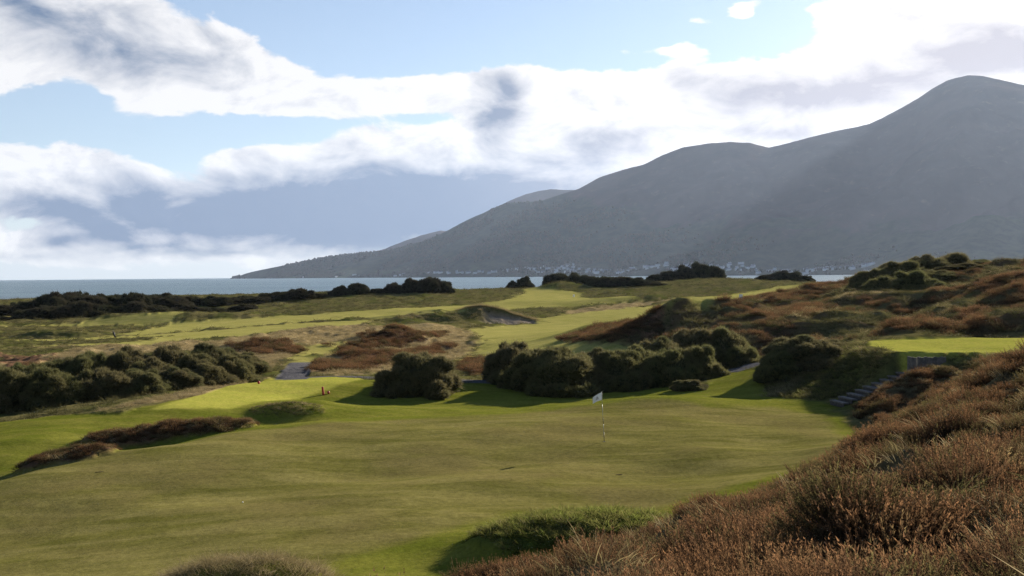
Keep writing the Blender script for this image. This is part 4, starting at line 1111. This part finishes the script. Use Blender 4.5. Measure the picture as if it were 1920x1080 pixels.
M_BLACK = simple_mat('black_paint', (0.02, 0.02, 0.022), 0.45, 0.2, 10)
M_POLEW = simple_mat('white_pole_paint', (0.36, 0.37, 0.33), 0.4, 0.08, 10)
M_RED = simple_mat('red_paint', (0.30, 0.014, 0.010), 0.5, 0.15, 9)
M_TIMBER = simple_mat('weathered_timber', (0.115, 0.10, 0.088), 0.85, 0.3, 5, 0.3)
M_TIMD = simple_mat('dark_timber', (0.05, 0.042, 0.036), 0.85, 0.3, 5, 0.3)  # step risers: same timber in a darker tone than the treads
M_BALL = simple_mat('white_plastic', (0.8, 0.8, 0.78), 0.35, 0.03, 20)
M_CLOTHD = simple_mat('dark_bag_fabric', (0.02, 0.02, 0.024), 0.7, 0.3, 6)
M_INK = simple_mat('emblem_ink', (0.045, 0.05, 0.055), 0.8, 0.1, 20)
# flagstick
fx, fy = at(1132, 46.5); fz = gz(fx, fy)
fl = empty('golf_flag', (fx, fy, fz)); tag(fl, 'white flag with dark emblem on a banded pole in the putting green', 'flag')
z0 = -0.08; lean = Vector((-0.10, 0.0, 2.16))
for k, (a, b, m) in enumerate(((-.03, .40, M_BLACK), (.40, .76, M_POLEW), (.76, 1.0, M_BLACK), (1.0, 1.62, M_POLEW), (1.62, 2.16, M_POLEW))):
    bm = bmesh.new(); cyl(bm, lean * (a / 2.16), lean * (b / 2.16), 0.0125 if m == M_BLACK else .0105, seg=10); bm_obj('pole_band', bm, m, fl, smooth=True)
bm = bmesh.new(); cyl(bm, (0, 0, -.06), (0, 0, .004), .054, seg=20); bm_obj('cup', bm, M_BLACK, fl)
def flag_pt(s, t, off=0.0):
    """s along the cloth away from the pole, t down it; the cloth droops and ripples"""
    px = lean.x * .975 - s * .40
    return Vector((px, .09 * math.sin(s * 5.0) * s + off - s * .10, 2.13 - t * .33 - s * .17 * (1 - .35 * t) - .03 * s * s))
bm = bmesh.new(); NS, NTt = 12, 8
g = [[bm.verts.new(flag_pt(i / NS, j / NTt, -.002)) for j in range(NTt + 1)] for i in range(NS + 1)]
g2 = [[bm.verts.new(flag_pt(i / NS, j / NTt, .002)) for j in range(NTt + 1)] for i in range(NS + 1)]
for i in range(NS):
    for j in range(NTt):
        bm.faces.new((g[i][j], g[i + 1][j], g[i + 1][j + 1], g[i][j + 1])); bm.faces.new((g2[i][j + 1], g2[i + 1][j + 1], g2[i + 1][j], g2[i][j]))
bo = bm_obj('flag_cloth', bm, M_FLAGW, fl, smooth=True)
bm = bmesh.new()
def ink(shape):
    vs = [bm.verts.new(flag_pt(.5 - (x * .32), .52 - y * .4, -.006)) for x, y in shape]
    bm.faces.new(vs)
ink([(-.06,.55),(.06,.55),(.10,.35),(.05,.12),(.10,-.15),(.05,-.35),(-.05,-.35),(-.10,-.15),(-.05,.12),(-.10,.35)])
for sg in (-1, 1):
    ink([(sg*.14,.20),(sg*.30,.34),(sg*.42,.10),(sg*.34,-.12),(sg*.30,.10)]); ink([(sg*.15,-.30),(sg*.40,-.22),(sg*.56,-.42),(sg*.30,-.55),(sg*.20,-.42)])
ink([(-.16,-.48),(.16,-.48),(.12,-.58),(-.12,-.58)])
bm_obj('emblem', bm, M_INK, bo)
# tee markers and post on the left tee
x, y = at(606, 69.5); r = empty('marker_post', (x, y, gz(x, y))); tag(r, 'upright red post at the right end of the left tee', 'post')
bm = bmesh.new(); cyl(bm, (0, 0, -.05), (-.05, 0, .50), .075, .07, 18); bm_obj('post_body', bm, M_RED, r, smooth=False)
bm = bmesh.new(); ball(bm, (-.05, 0, .50), .07, (1, 1, .5)); bm_obj('post_cap', bm, M_RED, r, smooth=True)
def tee_marker(u, yy, lb):
    x, y = at(u, yy); r = empty('tee_marker', (x, y, gz(x, y))); tag(r, lb, 'tee marker')
    bm = bmesh.new(); ball(bm, (0, 0, .10), .09, (1, 1, 1.1), 18); bm_obj('marker_ball', bm, M_RED, r, smooth=True)
    bm = bmesh.new(); cyl(bm, (0, 0, -.04), (0, 0, .03), .03, .05, 12); bm_obj('spike', bm, M_BLACK, r)
tee_marker(615.5, 69.8, 'small round red tee marker beside the red post')
tee_marker(485, 72.5, 'small round red tee marker at the far left edge of the tee')
# ball and pitch marks on the green
h = hit(455, 941); bm = bmesh.new(); ball(bm, (0, 0, .018), .0225, seg=20); o = bm_obj('golf_ball', bm, M_BALL, smooth=True); o.location = (h[0], h[1], gz(*h)); tag(o, 'white golf ball lying on the putting green', 'golf ball')
def scar(u, v, a, lb):
    hx, hy = hit(u, v); bm = bmesh.new(); n_ = 14; rr_ = random.Random(u)
    top = [bm.verts.new((math.cos(i * 2 * math.pi / n_) * a * rr_.uniform(.7, 1.1), math.sin(i * 2 * math.pi / n_) * .07 * rr_.uniform(.6, 1.2), .006)) for i in range(n_)]
    bot = [bm.verts.new((q.co.x * 1.15, q.co.y * 1.15, -.02)) for q in top]
    bm.faces.new(top)
    for i in range(n_): bm.faces.new((bot[i], bot[(i + 1) % n_], top[(i + 1) % n_], top[i]))
    o = bm_obj('turf_scar', bm, M_SCAR); o.location = (hx, hy, gz(hx, hy)); tag(o, lb, 'turf scar')
M_SCAR = simple_mat('bare_soil', (0.035, 0.028, 0.016), 0.95, 0.3, 12, spec=0.0)
scar(187, 884, .18, 'dark scrape in the turf at the left side of the putting green')
scar(1160, 888, .16, 'dark scrape in the turf below the flag')
# far markers
for (u, y, lb) in ((1077, 335, 'white marker standing in front of the far tee'), (1390, 170, 'white marker on the edge of the right hand dunes')):
    x, yy = at(u, y); r = empty('distance_marker', (x, yy, gz(x, yy))); tag(r, lb, 'marker')
    bm = bmesh.new(); box(bm, (0, 0, .35), (.55, .12, .75)); bm_obj('board', bm, M_BALL, r, bevel=.02)
    bm = bmesh.new(); cyl(bm, (0, 0, -.2), (0, 0, .1), .05); bm_obj('stake', bm, M_TIMBER, r)
# golf bag on a trolley out on the fairway
h = hit(214, 634); r = empty('golf_trolley', (h[0], h[1], gz(*h)), .5); tag(r, 'dark golf bag on a trolley standing alone on the left fairway', 'golf trolley')
bm = bmesh.new(); cyl(bm, (.12, 0, .22), (-.12, 0, 1.0), .15, .19, 14); bm_obj('bag', bm, M_CLOTHD, r, smooth=True)
bm = bmesh.new()
for k in range(7): cyl(bm, (-.10 + .02 * math.cos(k), .06 * math.sin(k * 1.3), .98), (-.24 + .07 * math.cos(k), .11 * math.sin(k * 1.3), 1.24), .012, .035, 6)
bm_obj('club', bm, M_BLACK, r)
for sg in (-1, 1):
    bm = bmesh.new(); cyl(bm, (.2, sg * .30 - .025, .15), (.2, sg * .30 + .025, .15), .15, seg=20); bm_obj('wheel', bm, M_BLACK, r)
bm = bmesh.new(); cyl(bm, (.2, -.3, .15), (.2, .3, .15), .015); cyl(bm, (.2, 0, .15), (-.45, 0, 1.0), .018); cyl(bm, (-.45, -.12, 1.0), (-.45, .12, 1.0), .018); bm_obj('frame', bm, M_BLACK, r)
# wooden steps up to the raised tee
st = empty('wooden_steps', (STEP0[0], STEP0[1], 0.0), math.atan2(STEPD[1], STEPD[0])); tag(st, 'flight of weathered wooden steps climbing to the raised tee', 'steps')
NSTEP = 9
for k in range(NSTEP):
    x0 = k * 4.4 / NSTEP; zt = STEP_RISE * (k + 1) / NSTEP
    bm = bmesh.new(); box(bm, (x0 + .17, 0, zt - .035), (.34, 1.62 + .04 * math.sin(k * 2.1), .07), Matrix.Rotation(.012 * math.sin(k * 3.7), 3, 'Z')); bm_obj('tread', bm, M_TIMBER, st, bevel=.008)
    bm = bmesh.new(); box(bm, (x0 + .05, 0, zt - .175), (.05, 1.56, .205)); bm_obj('riser', bm, M_TIMD, st)
# timber wall under the lip of the raised tee
wl = empty('retaining_wall', (21.7, 59.3, 1.0)); tag(wl, 'short timber retaining wall under the lip of the raised tee', 'wall')
wp = [(21.75, 59.5), (21.95, 59.2), (22.3, 59.0), (23.7, 59.05)]
acc = 0
for i in range(len(wp) - 1):
    (ax, ay), (bx, by) = wp[i], wp[i + 1]; L = math.hypot(bx - ax, by - ay); n = max(1, round(L / .17))
    for k in range(n):
        f = (k + .5) / n; px, py = ax + (bx - ax) * f, ay + (by - ay) * f
        hh = 1.55 - .07 * ((acc * 7) % 5) / 5; acc += 1
        bm = bmesh.new(); box(bm, (px - 21.7, py - 59.3, hh / 2 - .02), (L / n - .012, .06, hh), Matrix.Rotation(math.atan2(by - ay, bx - ax), 3, 'Z'))
        bm_obj('board', bm, M_TIMBER, wl, bevel=.006)
